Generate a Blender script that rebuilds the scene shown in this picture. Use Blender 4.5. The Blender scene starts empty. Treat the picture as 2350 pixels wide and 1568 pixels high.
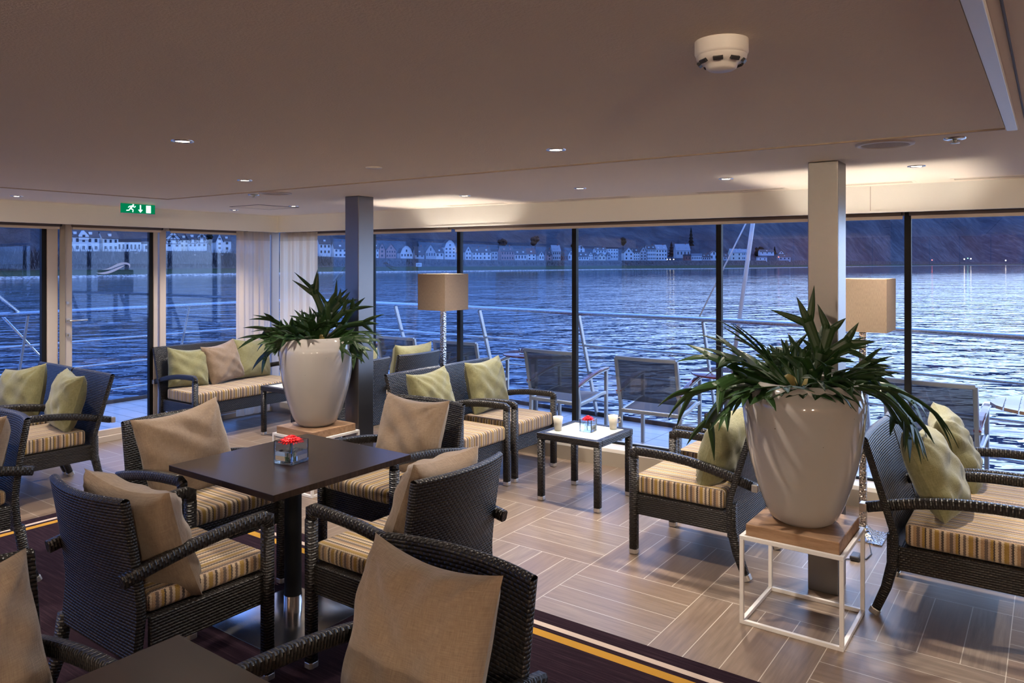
import bpy, math, random
from mathutils import Matrix, Vector, Euler
random.seed(7)
sc = bpy.context.scene
C = sc.collection
TH = math.radians(35.8); CT, ST = math.cos(TH), math.sin(TH)
PI = math.pi; R = math.radians
EYE = 1.683; FPX = 1723.0; HZ = 603.0
WATER = -3.85

# ------------------------------------------------------------------ materials
MATS = {}
def srgb(r, g, b):
    f = lambda c: (c/255/12.92) if c/255 <= .04045 else ((c/255+.055)/1.055)**2.4
    return (f(r), f(g), f(b), 1)
class N:
    """tiny node-tree writer"""
    def __init__(s, name):
        s.m = bpy.data.materials.new(name); s.m.use_nodes = True
        s.t = s.m.node_tree; s.t.nodes.clear()
        s.out = s.t.nodes.new('ShaderNodeOutputMaterial')
    def n(s, kind, **kw):
        x = s.t.nodes.new('ShaderNode'+kind)
        for k, v in kw.items(): setattr(x, k, v)
        return x
    def l(s, a, b): s.t.links.new(a, b)
    def setin(s, sock, v):
        if hasattr(v, 'is_linked') or isinstance(v, bpy.types.NodeSocket): s.l(v, sock)
        else: sock.default_value = v
    def math(s, op, a, b=None, c=None, clamp=False):
        x = s.n('Math', operation=op, use_clamp=clamp)
        s.setin(x.inputs[0], a)
        if b is not None: s.setin(x.inputs[1], b)
        if c is not None: s.setin(x.inputs[2], c)
        return x.outputs[0]
    def mix(s, f, a, b, blend='MIX'):
        x = s.n('Mix', data_type='RGBA', blend_type=blend)
        s.setin(x.inputs[0], f); s.setin(x.inputs[6], a); s.setin(x.inputs[7], b)
        return x.outputs[2]
    def pos(s):
        x = s.n('NewGeometry'); y = s.n('SeparateXYZ'); s.l(x.outputs['Position'], y.inputs[0]); return y.outputs
    def uv(s):
        x = s.n('TexCoord'); y = s.n('SeparateXYZ'); s.l(x.outputs['UV'], y.inputs[0]); return y.outputs
    def vec(s, x, y, z=0.0):
        v = s.n('CombineXYZ')
        s.setin(v.inputs[0], x); s.setin(v.inputs[1], y); s.setin(v.inputs[2], z); return v.outputs[0]
    def noise(s, vec, scale, detail=3, rough=.5):
        x = s.n('TexNoise'); 
        if vec is not None: s.l(vec, x.inputs['Vector'])
        x.inputs['Scale'].default_value = scale; x.inputs['Detail'].default_value = detail; x.inputs['Roughness'].default_value = rough
        return x.outputs['Fac']
    def ramp(s, f, stops, interp='LINEAR'):
        x = s.n('ValToRGB'); cr = x.color_ramp; cr.interpolation = interp
        while len(cr.elements) < len(stops): cr.elements.new(.5)
        for e, (p, c) in zip(cr.elements, stops): e.position = p; e.color = c if len(c) == 4 else (*c, 1)
        s.setin(x.inputs[0], f); return x.outputs[0]
    def bump(s, h, strength=.3, dist=.01):
        x = s.n('Bump'); x.inputs['Strength'].default_value = strength; x.inputs['Distance'].default_value = dist
        s.l(h, x.inputs['Height']); return x.outputs[0]
    def bsdf(s, color=(.8, .8, .8, 1), rough=.5, metal=0., normal=None, spec=.5, trans=0., ior=1.45, sheen=0., emit=None, estr=0., coat=0.):
        x = s.n('BsdfPrincipled')
        s.setin(x.inputs['Base Color'], color); s.setin(x.inputs['Roughness'], rough); s.setin(x.inputs['Metallic'], metal)
        x.inputs['Specular IOR Level'].default_value = spec; x.inputs['Transmission Weight'].default_value = trans
        x.inputs['IOR'].default_value = ior; x.inputs['Sheen Weight'].default_value = sheen; x.inputs['Coat Weight'].default_value = coat
        if normal is not None: s.l(normal, x.inputs['Normal'])
        if emit is not None: x.inputs['Emission Color'].default_value = emit; x.inputs['Emission Strength'].default_value = estr
        s.l(x.outputs[0], s.out.inputs[0]); return x
def simple(name, col, rough=.5, metal=0., bump=0., bscale=60, **kw):
    m = N(name); nrm = None
    if bump:
        tc = m.n('TexCoord'); nrm = m.bump(m.noise(tc.outputs['Object'], bscale, 4), bump, .01)
    m.bsdf(col, rough, metal, nrm, **kw); MATS[name] = m.m; return m.m

def wicker(name, hi, lo):
    m = N(name); u = m.uv(); RH = .0112; SW = .021
    row = m.math('DIVIDE', u[1], RH); par = m.math('FLOORED_MODULO', m.math('FLOOR', row), 2.0)
    prof = m.math('POWER', m.math('SINE', m.math('MULTIPLY', m.math('FRACT', row), PI)), .55)       # rounded strand
    col_ = m.math('FRACT', m.math('ADD', m.math('DIVIDE', u[0], SW), m.math('MULTIPLY', par, .5)))
    over = m.math('POWER', m.math('SINE', m.math('MULTIPLY', col_, PI)), .7)                         # strand passing over, then under
    h = m.math('MULTIPLY', prof, m.math('ADD', .30, m.math('MULTIPLY', over, .70)))
    wn = m.n('TexWhiteNoise', noise_dimensions='2D'); m.l(m.vec(m.math('FLOOR', row), m.math('FLOOR', m.math('ADD', m.math('DIVIDE', u[0], SW), m.math('MULTIPLY', par, .5)))), wn.inputs['Vector'])
    c = m.mix(m.math('MULTIPLY', h, m.math('ADD', .75, m.math('MULTIPLY', wn.outputs['Value'], .25))), lo, hi)
    m.bsdf(c, .36, 0, m.bump(h, .8, .0045), spec=.5); MATS[name] = m.m
wicker('wicker', (.022, .018, .017, 1), (.003, .003, .003, 1))

def striped():
    m = N('striped fabric'); u = m.uv()
    zz = m.math('PINGPONG', u[1], .006)
    uu = m.math('ADD', u[0], m.math('MULTIPLY', m.math('SUBTRACT', zz, .003), .45))
    f = m.math('FRACT', m.math('DIVIDE', uu, .135))
    cream = (.52, .41, .29); pink = (.40, .29, .22); gold = (.30, .18, .025); grey = (.085, .06, .055); plum = (.022, .015, .018); tan = (.34, .21, .11)
    col = m.ramp(f, [(0, cream), (.09, grey), (.17, cream), (.25, gold), (.38, pink), (.45, plum), (.52, cream), (.60, tan), (.70, grey), (.80, pink), (.87, gold), (.95, plum)], 'CONSTANT')
    dots = m.math('MULTIPLY', m.math('ADD', m.math('SINE', m.math('MULTIPLY', u[0], 1050.)), 1.0), m.math('ADD', m.math('SINE', m.math('MULTIPLY', u[1], 1050.)), 1.0))
    col2 = m.mix(m.math('MULTIPLY', dots, .08), m.mix(.06, col, (.08, .06, .05, 1)), (.62, .5, .38, 1))
    m.bsdf(col2, .9, 0, m.bump(dots, .35, .002), spec=.2, sheen=.2)
    MATS['striped'] = m.m
striped()

def cloth(name, ca, cb, scale=1.0):
    m = N(name); tc = m.n('TexCoord'); u = m.uv()
    sl = m.noise(m.vec(m.math('MULTIPLY', u[0], 30.), m.math('MULTIPLY', u[1], 420.)), 1.0, 3)
    st = m.noise(m.vec(m.math('MULTIPLY', u[0], 420.), m.math('MULTIPLY', u[1], 30.)), 1.0, 3)
    w = m.math('MULTIPLY', m.math('ADD', sl, st), .5)
    col = m.mix(m.math('MULTIPLY', m.math('SUBTRACT', w, .33), 3., clamp=True), ca, cb)
    big = m.noise(tc.outputs['Object'], 9, 4)
    h = m.math('ADD', m.math('MULTIPLY', w, .25), m.math('MULTIPLY', big, .6))
    m.bsdf(col, .92, 0, m.bump(h, .45, .02), spec=.15, sheen=.25)
    MATS[name] = m.m
cloth('camel cloth', (.155, .108, .075, 1), (.235, .172, .123, 1))
cloth('olive cloth', (.140, .132, .062, 1), (.245, .232, .125, 1))
def shade_mat():
    m = N('lamp shade linen'); u = m.uv()
    w = m.noise(m.vec(m.math('MULTIPLY', u[0], 500.), m.math('MULTIPLY', u[1], 45.)), 1.0, 4)
    col = m.mix(w, (.14, .10, .075, 1), (.32, .245, .18, 1))
    d = m.n('BsdfDiffuse'); m.l(col, d.inputs[0]); t = m.n('BsdfTranslucent'); m.l(col, t.inputs[0])
    mx = m.n('MixShader'); mx.inputs[0].default_value = .008
    m.l(d.outputs[0], mx.inputs[1]); m.l(t.outputs[0], mx.inputs[2]); m.l(mx.outputs[0], m.out.inputs[0]); MATS['shade'] = m.m
shade_mat()
def ceil_mat():
    m = N('ceiling paint'); tc = m.n('TexCoord')
    m.bsdf((.86, .76, .65, 1), .75, 0, m.bump(m.noise(tc.outputs['Object'], 160, 3), .25, .004), spec=.25); MATS['ceiling'] = m.m
ceil_mat()
simple('ceiling panel', (.82, .72, .60, 1), .8, 0, .25, 160, spec=.2)
simple('wall paint', (.76, .73, .68, 1), .7, 0, .05, 120, spec=.3)
simple('frame paint', (.50, .43, .38, 1), .45)
simple('kick board', (.30, .25, .20, 1), .55)
simple('sill', (.72, .68, .63, 1), .35)
simple('black frame', (.006, .006, .007, 1), .6, spec=.2)
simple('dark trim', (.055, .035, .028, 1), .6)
simple('brown bead', (.34, .26, .19, 1), .6)
simple('blind fabric', (.085, .06, .052, 1), .85)
simple('blind bar', (.60, .50, .42, 1), .5)
simple('white metal', (.74, .71, .69, 1), .35)
simple('white plastic', (.72, .66, .60, 1), .45)
simple('speaker grille', (.45, .39, .35, 1), .7, 0, .4, 700)
simple('dark plastic', (.03, .028, .03, 1), .45)
simple('chrome', (.75, .75, .76, 1), .18, 1.)
simple('satin chrome', (.58, .55, .52, 1), .35, .85)
def brushed(name, col, r):
    m = N(name); tc = m.n('TexCoord'); s = m.n('SeparateXYZ'); m.l(tc.outputs['Object'], s.inputs[0])
    w = m.noise(m.vec(m.math('MULTIPLY', s.outputs[0], 30.), m.math('MULTIPLY', s.outputs[1], 30.), m.math('MULTIPLY', s.outputs[2], 900.)), 1.0, 3)
    m.bsdf(col, m.math('ADD', m.math('MULTIPLY', w, .12), r), 1.0, m.bump(w, .08, .002)); MATS[name] = m.m
brushed('brushed steel', (.215, .20, .19, 1), .34)
brushed('rail steel', (.62, .64, .68, 1), .20)
simple('deck chair metal', (.36, .35, .34, 1), .42, .75)
def hammered():
    m = N('hammered metal'); tc = m.n('TexCoord'); v = m.n('TexVoronoi'); m.l(tc.outputs['Object'], v.inputs['Vector']); v.inputs['Scale'].default_value = 70
    m.bsdf((.50, .45, .40, 1), .18, 1., m.bump(v.outputs['Distance'], .6, .008)); MATS['hammered'] = m.m
hammered()
def dark_wood():
    m = N('dark wood top'); tc = m.n('TexCoord'); s = m.n('SeparateXYZ'); m.l(tc.outputs['Object'], s.inputs[0])
    g = m.noise(m.vec(m.math('MULTIPLY', s.outputs[0], 3.), m.math('MULTIPLY', s.outputs[1], 60.), s.outputs[2]), 1.0, 6, .6)
    m.bsdf(m.ramp(g, [(.3, (.012, .008, .007)), (.7, (.032, .019, .014))]), .27, 0, m.bump(g, .06, .003), spec=.3); MATS['dark wood'] = m.m
dark_wood()
def light_wood():
    m = N('teak block'); tc = m.n('TexCoord'); s = m.n('SeparateXYZ'); m.l(tc.outputs['Object'], s.inputs[0])
    g = m.noise(m.vec(m.math('MULTIPLY', s.outputs[0], 5.), m.math('MULTIPLY', s.outputs[1], 30.), m.math('MULTIPLY', s.outputs[2], 30.)), 1.0, 6, .65)
    m.bsdf(m.ramp(g, [(.25, (.16, .085, .045)), (.5, (.30, .18, .105)), (.8, (.42, .27, .17))]), .45, 0, m.bump(g, .25, .006), spec=.35); MATS['teak'] = m.m
light_wood()
simple('red varnish', (.20, .030, .018, 1), .16, 0, 0, coat=.5)
simple('slat teak', (.32, .17, .09, 1), .25)
simple('wood panelling', (.30, .155, .07, 1), .4)
def glaze():
    m = N('white glaze'); tc = m.n('TexCoord')
    n1 = m.noise(tc.outputs['Object'], 2.5, 3); v = m.n('TexVoronoi'); m.l(tc.outputs['Object'], v.inputs['Vector']); v.inputs['Scale'].default_value = 16
    sp = m.math('LESS_THAN', v.outputs['Distance'], .045)
    col = m.mix(sp, m.mix(n1, (.31, .285, .27, 1), (.38, .35, .33, 1)), (.10, .08, .06, 1))
    m.bsdf(col, .09, 0, m.bump(m.noise(tc.outputs['Object'], 7, 2), .12, .02), spec=.55, coat=.4); MATS['glaze'] = m.m
glaze()
simple('soil', (.03, .02, .015, 1), .95, 0, 1, 60)
def leafmat():
    m = N('staghorn leaf'); tc = m.n('TexCoord'); u = m.uv()
    n1 = m.noise(tc.outputs['Object'], 6, 3)
    col = m.mix(n1, (.007, .022, .006, 1), (.024, .060, .013, 1))
    col = m.mix(m.math('GREATER_THAN', m.noise(tc.outputs['Object'], 14, 4), .66), col, (.05, .09, .045, 1))
    w = m.math('SINE', m.math('MULTIPLY', u[0], 500.))
    m.bsdf(col, .42, 0, m.bump(w, .15, .003), spec=.4); MATS['leaf'] = m.m
leafmat()
simple('leaf bud', (.22, .17, .05, 1), .6)
simple('petal', (.80, .012, .020, 1), .5)
simple('flower stem', (.10, .22, .04, 1), .5)
simple('cup', (.60, .56, .48, 1), .2)
def glassy(name, tint, f0=.045, rough=0.0, boost=1.0):
    m = N(name); lw = m.n('LayerWeight'); lw.inputs[0].default_value = .5
    f5 = m.math('POWER', lw.outputs['Facing'], 5.0)
    f = m.math('ADD', m.math('MULTIPLY', f5, .9), f0, clamp=True)
    t = m.n('BsdfTransparent'); t.inputs[0].default_value = tint
    g = m.n('BsdfGlossy'); g.inputs['Roughness'].default_value = rough; g.inputs[0].default_value = (1, 1, 1, 1)
    mx = m.n('MixShader'); m.l(f, mx.inputs[0]); m.l(t.outputs[0], mx.inputs[1]); m.l(g.outputs[0], mx.inputs[2])
    m.l(mx.outputs[0], m.out.inputs[0]); MATS[name] = m.m
glassy('window glass', (.95, .97, .99, 1), .042)
m = N('vase glass'); m.bsdf((.97, .99, .99, 1), 0.0, trans=1.0, ior=1.46); MATS['vase glass'] = m.m
m = N('water in vase'); m.bsdf((.98, .99, .99, 1), 0.0, trans=1.0, ior=1.33); MATS['water in vase'] = m.m
m = N('etched glass'); d = m.n('BsdfDiffuse'); d.inputs[0].default_value = (.90, .92, .95, 1); t = m.n('BsdfTranslucent'); t.inputs[0].default_value = (.95, .96, .98, 1)
mx = m.n('MixShader'); mx.inputs[0].default_value = .5; m.l(d.outputs[0], mx.inputs[1]); m.l(t.outputs[0], mx.inputs[2]); m.l(mx.outputs[0], m.out.inputs[0]); MATS['etched'] = m.m
def sheer(name, alpha, col):
    m = N(name); d = m.n('BsdfDiffuse'); d.inputs[0].default_value = col; t = m.n('BsdfTranslucent'); t.inputs[0].default_value = col
    a = m.n('MixShader'); a.inputs[0].default_value = .45; m.l(d.outputs[0], a.inputs[1]); m.l(t.outputs[0], a.inputs[2])
    tr = m.n('BsdfTransparent'); b = m.n('MixShader'); b.inputs[0].default_value = alpha
    m.l(tr.outputs[0], b.inputs[1]); m.l(a.outputs[0], b.inputs[2]); m.l(b.outputs[0], m.out.inputs[0]); MATS[name] = m.m
sheer('sheer', .86, (.86, .71, .54, 1)); sheer('sheer header', .96, (.62, .50, .37, 1))
sheer('mesh fabric', .72, (.075, .07, .075, 1)); sheer('seat mesh', .97, (.42, .36, .33, 1))
m = N('frosted top'); m.bsdf((.80, .80, .66, 1), .08, 0, None, spec=.6, coat=.5); MATS['milk glass'] = m.m
def emis(name, col, s):
    m = N(name); e = m.n('Emission'); e.inputs[0].default_value = col; e.inputs[1].default_value = s; m.l(e.outputs[0], m.out.inputs[0]); MATS[name] = m.m
emis('lamp glow', (1, .86, .70, 1), 45); emis('bulb glow', (1, .90, .77, 1), 900)
emis('fill globe glow', (1, .84, .64, 1), 520); emis('sign green', (.0, .16, .06, 1), 1.0); emis('sign white', (.55, 1, .80, 1), 2.6); emis('far lamp', (1, .85, .6, 1), 9); emis('far red lamp', (1, .15, .1, 1), 5); emis('far green lamp', (.3, 1, .5, 1), 4)

def floor_mat():
    m = N('wood-look tile floor'); p = m.pos(); S = .645
    gx = m.math('DIVIDE', m.math('SUBTRACT', p[0], -1.447), S); gy = m.math('DIVIDE', m.math('SUBTRACT', p[1], 3.005), S)
    ix = m.math('FLOOR', gx); iy = m.math('FLOOR', gy)
    par = m.math('FLOORED_MODULO', m.math('ADD', ix, iy), 2.0)      # 1: planks along X
    fx = m.math('FRACT', gx); fy = m.math('FRACT', gy)
    def sel(a, b): return m.math('ADD', m.math('MULTIPLY', par, a), m.math('MULTIPLY', m.math('SUBTRACT', 1.0, par), b))
    across = sel(fy, fx); along = sel(fx, fy)
    a4 = m.math('MULTIPLY', across, 4.0); pk = m.math('FLOOR', a4); af = m.math('FRACT', a4)
    ea = m.math('MINIMUM', af, m.math('SUBTRACT', 1.0, af)); el = m.math('MINIMUM', along, m.math('SUBTRACT', 1.0, along))
    g1 = m.math('LESS_THAN', ea, .0115); g2 = m.math('LESS_THAN', el, .0030)
    grout = m.math('MAXIMUM', g1, g2)
    wn = m.n('TexWhiteNoise', noise_dimensions='3D'); m.l(m.vec(ix, iy, pk), wn.inputs['Vector'])
    rnd = wn.outputs['Value']
    g = m.noise(m.vec(m.math('MULTIPLY', sel(gy, gx), 38.), m.math('MULTIPLY', sel(gx, gy), 2.2), m.math('MULTIPLY', rnd, 40.)), 1.0, 6, .62)
    base = m.ramp(g, [(.25, (.120, .086, .066)), (.5, (.200, .150, .115)), (.75, (.29, .225, .175))])
    base = m.mix(m.math('MULTIPLY', rnd, .55), base, (.17, .105, .068, 1))
    col = m.mix(grout, base, (.50, .44, .37, 1))
    h = m.math('SUBTRACT', m.math('MULTIPLY', g, .3), m.math('MULTIPLY', grout, .6))
    m.bsdf(col, m.math('ADD', .26, m.math('MULTIPLY', g, .22)), 0, m.bump(h, .25, .003), spec=.45); MATS['floor'] = m.m
floor_mat()
def carpet_mat():
    m = N('plum striped carpet'); p = m.pos()
    d = m.math('MINIMUM', m.math('SUBTRACT', p[0], -5.42), m.math('SUBTRACT', 3.012, p[1]))
    st = m.noise(m.vec(m.math('MULTIPLY', p[0], 4.), m.math('MULTIPLY', p[1], 120.)), 1.0, 4, .6)
    fine = m.noise(m.vec(m.math('MULTIPLY', p[0], 400.), m.math('MULTIPLY', p[1], 400.)), 1.0, 2)
    base = m.ramp(m.math('ADD', m.math('MULTIPLY', st, .75), m.math('MULTIPLY', fine, .3)), [(.30, (.008, .004, .008)), (.55, (.021, .011, .017)), (.8, (.060, .036, .044))])
    def band(a, b): return m.math('MULTIPLY', m.math('GREATER_THAN', d, a), m.math('LESS_THAN', d, b))
    col = m.mix(band(.090, .124), base, (.50, .40, .34, 1)); col = m.mix(band(.155, .205), col, (.42, .22, .035, 1))
    m.bsdf(col, .95, 0, m.bump(fine, .6, .004), spec=.05); MATS['carpet'] = m.m
carpet_mat()
def deck_mat():
    m = N('pale deck tile'); tc = m.n('NewGeometry'); b = m.n('TexBrick', offset=0.0); m.l(tc.outputs['Position'], b.inputs['Vector'])
    b.inputs['Scale'].default_value = 1; b.inputs['Brick Width'].default_value = .62; b.inputs['Row Height'].default_value = .2; b.inputs['Mortar Size'].default_value = .005
    b.inputs['Color1'].default_value = (.40, .38, .38, 1); b.inputs['Color2'].default_value = (.46, .43, .43, 1); b.inputs['Mortar'].default_value = (.10, .09, .09, 1)
    m.bsdf(b.outputs['Color'], .35); MATS['deck'] = m.m
deck_mat()
def water_mat():
    m = N('river water'); p = m.pos()
    v = m.vec(m.math('MULTIPLY', p[0], 1.), m.math('MULTIPLY', p[1], 1.), 0.0)
    rot = m.n('VectorRotate', rotation_type='Z_AXIS'); m.l(v, rot.inputs['Vector']); rot.inputs['Angle'].default_value = -TH
    s = m.n('SeparateXYZ'); m.l(rot.outputs[0], s.inputs[0])
    a = m.noise(m.vec(m.math('MULTIPLY', s.outputs[0], .35), m.math('MULTIPLY', s.outputs[1], .55)), 1.0, 3, .5)
    b = m.noise(m.vec(m.math('MULTIPLY', s.outputs[0], .05), m.math('MULTIPLY', s.outputs[1], .07)), 1.0, 3, .5)
    h = m.math('ADD', m.math('MULTIPLY', a, m.math('ADD', .35, b)), m.math('MULTIPLY', b, 1.2))
    far = m.n('MapRange'); far.inputs['From Min'].default_value = 60; far.inputs['From Max'].default_value = 420; far.inputs['To Min'].default_value = 1; far.inputs['To Max'].default_value = .22; m.l(s.outputs[1], far.inputs[0])
    h = m.math('MULTIPLY', h, far.outputs[0])
    m.bsdf((.006, .020, .060, 1), .05, 0, m.bump(h, 1.0, WBUMP), spec=.6, ior=1.34); MATS['river'] = m.m
WBUMP = .50
water_mat()
def hill_mat():
    m = N('wooded hillside'); tc = m.n('NewGeometry')
    n1 = m.noise(tc.outputs['Position'], .045, 8, .68); n2 = m.noise(tc.outputs['Position'], .006, 4)
    col = m.ramp(m.math('ADD', m.math('MULTIPLY', n1, .6), m.math('MULTIPLY', n2, .4)), [(.32, (.018, .024, .036)), (.5, (.048, .056, .075)), (.68, (.10, .11, .13))])
    m.bsdf(col, 1.0, 0, m.bump(n1, .8, 8.), spec=.0); MATS['hill'] = m.m
hill_mat()
def bank_mat():
    m = N('river bank'); tc = m.n('NewGeometry'); n1 = m.noise(tc.outputs['Position'], .8, 6, .7)
    m.bsdf(m.ramp(n1, [(.3, (.024, .034, .024)), (.7, (.070, .085, .058))]), 1.0, spec=0.); MATS['grass bank'] = m.m
    m = N('stone edge'); tc = m.n('NewGeometry'); n1 = m.noise(tc.outputs['Position'], .9, 6, .8)
    m.bsdf(m.ramp(n1, [(.42, (.06, .06, .065)), (.6, (.45, .45, .46))]), 1.0, spec=0.); MATS['stone edge'] = m.m
    m = N('quay wall'); tc = m.n('NewGeometry'); n1 = m.noise(tc.outputs['Position'], .35, 6, .7)
    m.bsdf(m.ramp(n1, [(.3, (.028, .028, .034)), (.7, (.10, .10, .11))]), 1.0, spec=0.); MATS['quay wall'] = m.m
bank_mat()
simple('bare twig', (.05, .045, .05, 1), 1.0, spec=0.)
simple('render white', (.62, .62, .61, 1), .9, spec=.1)
simple('render cream', (.66, .62, .52, 1), .9, spec=.1)
simple('render grey', (.42, .42, .43, 1), .9, spec=.1)
simple('render pink', (.42, .26, .24, 1), .9, spec=.1)
simple('render brick', (.20, .10, .09, 1), .9, spec=.1)
simple('slate roof', (.060, .055, .062, 1), .7, spec=.3)
simple('pale roof', (.24, .25, .28, 1), .7, spec=.3)
simple('red roof', (.12, .06, .05, 1), .8, spec=.2)
simple('dark pane', (.02, .022, .03, 1), .25)
simple('timber', (.04, .03, .03, 1), .8)
simple('tree dark', (.012, .016, .014, 1), 1.0, spec=0.)
simple('tree brown', (.045, .028, .024, 1), 1.0, spec=0.)
simple('car paint', (.6, .62, .65, 1), .3)
simple('sign board', (.85, .85, .85, 1), .6)

# ------------------------------------------------------------------ mesh writer
class MB:
    def __init__(s): s.v = []; s.f = []; s.uv = []; s.mi = []; s.sm = []
    def face(s, idx, uvs, mi=0, smooth=False): s.f.append(idx); s.uv.append(uvs); s.mi.append(mi); s.sm.append(smooth)
    def box(s, c, d, M=None, mi=0, taper=1.0):
        """c centre, d full size"""
        x, y, z = [k/2 for k in d]; b = len(s.v)
        P = []
        for sz in (-1, 1):
            k = taper if sz < 0 else 1
            for sx, sy in ((-1, -1), (1, -1), (1, 1), (-1, 1)): P.append(Vector((c[0]+sx*x*k, c[1]+sy*y*k, c[2]+sz*z)))
        if M is not None: P = [M @ p for p in P]
        s.v += [tuple(p) for p in P]
        F = [((0, 1, 5, 4), 0, 2), ((1, 2, 6, 5), 1, 2), ((2, 3, 7, 6), 0, 2), ((3, 0, 4, 7), 1, 2), ((4, 5, 6, 7), 0, 1), ((3, 2, 1, 0), 0, 1)]
        L = []
        for sz in (-1, 1):
            for sx, sy in ((-1, -1), (1, -1), (1, 1), (-1, 1)): L.append((c[0]+sx*x, c[1]+sy*y, c[2]+sz*z))
        for q, a, e in F: s.face(tuple(b+i for i in q), [(L[i][a], L[i][e]) for i in q], mi)
        return s
    def bx(s, x0, x1, y0, y1, z0, z1, mi=0): return s.box(((x0+x1)/2, (y0+y1)/2, (z0+z1)/2), (x1-x0, y1-y0, z1-z0), None, mi)
    def sweep(s, pts, w, h=None, n=8, up=(0, 0, 1), mi=0, taper=None, square=False, smooth=True, cap=True):
        """tube / bar along pts; w across, h along 'up'"""
        h = w if h is None else h; up = Vector(up); pts = [Vector(p) for p in pts]; b = len(s.v); L = 0; ls = []
        if square:
            k = .36; prof = [(-1, -1+k), (-1+k, -1), (1-k, -1), (1, -1+k), (1, 1-k), (1-k, 1), (-1+k, 1), (-1, 1-k)]
        else: prof = [(math.cos(2*PI*i/n), math.sin(2*PI*i/n)) for i in range(n)]
        n = len(prof); per = [0]
        for i in range(n):
            p, q = prof[i], prof[(i+1) % n]; per.append(per[-1]+math.hypot((q[0]-p[0])*w/2, (q[1]-p[1])*h/2))
        for i, p in enumerate(pts):
            d0 = (p-pts[i-1]).normalized() if i > 0 else None; d1 = (pts[i+1]-p).normalized() if i < len(pts)-1 else None
            t = ((d0+d1) if d0 and d1 else (d0 or d1)).normalized()
            sd = t.cross(up)
            if sd.length < 1e-4: sd = t.cross(Vector((0, 1, 0)))
            sd.normalize(); u2 = sd.cross(t).normalized()
            m = 1.0
            if d0 and d1:
                cs = max(.35, t.dot(d1)); m = 1/cs
            tp = taper[i] if taper else 1.0
            bend = None
            if d0 and d1 and d0.cross(d1).length > 1e-4: bend = (d1-d0).normalized()
            for (a, c) in prof:
                o = sd*(a*w/2*tp)+u2*(c*h/2*tp)
                if bend is not None: o += bend*(o.dot(bend))*(m-1)
                s.v.append(tuple(p+o))
            if i > 0: L += (p-pts[i-1]).length
            ls.append(L)
        for i in range(len(pts)-1):
            for j in range(n):
                a = b+i*n+j; c = b+i*n+(j+1) % n
                s.face((a, c, c+n, a+n), [(per[j], ls[i]), (per[j+1], ls[i]), (per[j+1], ls[i+1]), (per[j], ls[i+1])], mi, smooth)
        if cap:
            s.face(tuple(b+j for j in reversed(range(n))), [(prof[j][0]*w/2, prof[j][1]*h/2) for j in reversed(range(n))], mi)
            e = b+(len(pts)-1)*n
            s.face(tuple(e+j for j in range(n)), [(prof[j][0]*w/2, prof[j][1]*h/2) for j in range(n)], mi)
        return s
    def lathe(s, prof, n=32, c=(0, 0, 0), mi=0, capb=True, capt=False, smooth=True):
        b = len(s.v)
        for r, z in prof:
            for i in range(n): a = 2*PI*i/n; s.v.append((c[0]+r*math.cos(a), c[1]+r*math.sin(a), c[2]+z))
        for k in range(len(prof)-1):
            for i in range(n):
                j = (i+1) % n; r = prof[k][0]
                s.face((b+k*n+i, b+k*n+j, b+(k+1)*n+j, b+(k+1)*n+i), [(i/n, prof[k][1]), ((i+1)/n, prof[k][1]), ((i+1)/n, prof[k+1][1]), (i/n, prof[k+1][1])], mi, smooth)
        if capb: s.face(tuple(b+i for i in reversed(range(n))), [(0, 0)]*n, mi)
        if capt: e = b+(len(prof)-1)*n; s.face(tuple(e+i for i in range(n)), [(0, 0)]*n, mi)
        return s
    def grid(s, fn, nu, nv, mi=0, smooth=True, uvfn=None, flip=False):
        b = len(s.v)
        for j in range(nv+1):
            for i in range(nu+1): s.v.append(tuple(fn(i/nu, j/nv)))
        uvfn = uvfn or (lambda u, v: (u, v))
        for j in range(nv):
            for i in range(nu):
                a = b+j*(nu+1)+i; q = (a, a+1, a+nu+2, a+nu+1); w = [(i, j), (i+1, j), (i+1, j+1), (i, j+1)]
                if flip: q = q[::-1]; w = w[::-1]
                s.face(q, [uvfn(x/nu, y/nv) for x, y in w], mi, smooth)
        return s
    def prism(s, poly, y0, y1, mi=0, M=None):
        """poly in xz, extruded along y"""
        n = len(poly); b = len(s.v); P = [Vector((p[0], y0, p[1])) for p in poly]+[Vector((p[0], y1, p[1])) for p in poly]
        if M is not None: P = [M @ p for p in P]
        s.v += [tuple(p) for p in P]
        s.face(tuple(b+i for i in range(n)), [tuple(p) for p in poly], mi); s.face(tuple(b+n+i for i in reversed(range(n))), [tuple(p) for p in reversed(poly)], mi)
        for i in range(n):
            j = (i+1) % n; s.face((b+j, b+i, b+n+i, b+n+j), [(0, 0), (0, .1), (.1, .1), (.1, 0)], mi)
        return s
    def mesh(s, name, mats):
        me = bpy.data.meshes.new(name); me.from_pydata(s.v, [], s.f)
        ul = me.uv_layers.new(name='UVMap'); k = 0; flat = []
        for u in s.uv:
            for a in u: flat += [a[0], a[1]]
        ul.data.foreach_set('uv', flat)
        me.polygons.foreach_set('material_index', s.mi); me.polygons.foreach_set('use_smooth', s.sm)
        for m in (mats if isinstance(mats, (list, tuple)) else [mats]): me.materials.append(MATS[m])
        me.update(); return me
    def build(s, name, mats, parent=None, bevel=0, seg=2, solid=0, sub=0):
        o = bpy.data.objects.new(name, s.mesh(name, mats)); C.objects.link(o)
        if parent: o.parent = parent
        if sub: md = o.modifiers.new('sub', 'SUBSURF'); md.levels = md.render_levels = sub
        if solid: md = o.modifiers.new('solid', 'SOLIDIFY'); md.thickness = solid; md.offset = 0
        if bevel: md = o.modifiers.new('bevel', 'BEVEL'); md.width = bevel; md.segments = seg; md.limit_method = 'ANGLE'; md.angle_limit = R(40)
        return o
def B(): return MB()
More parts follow.
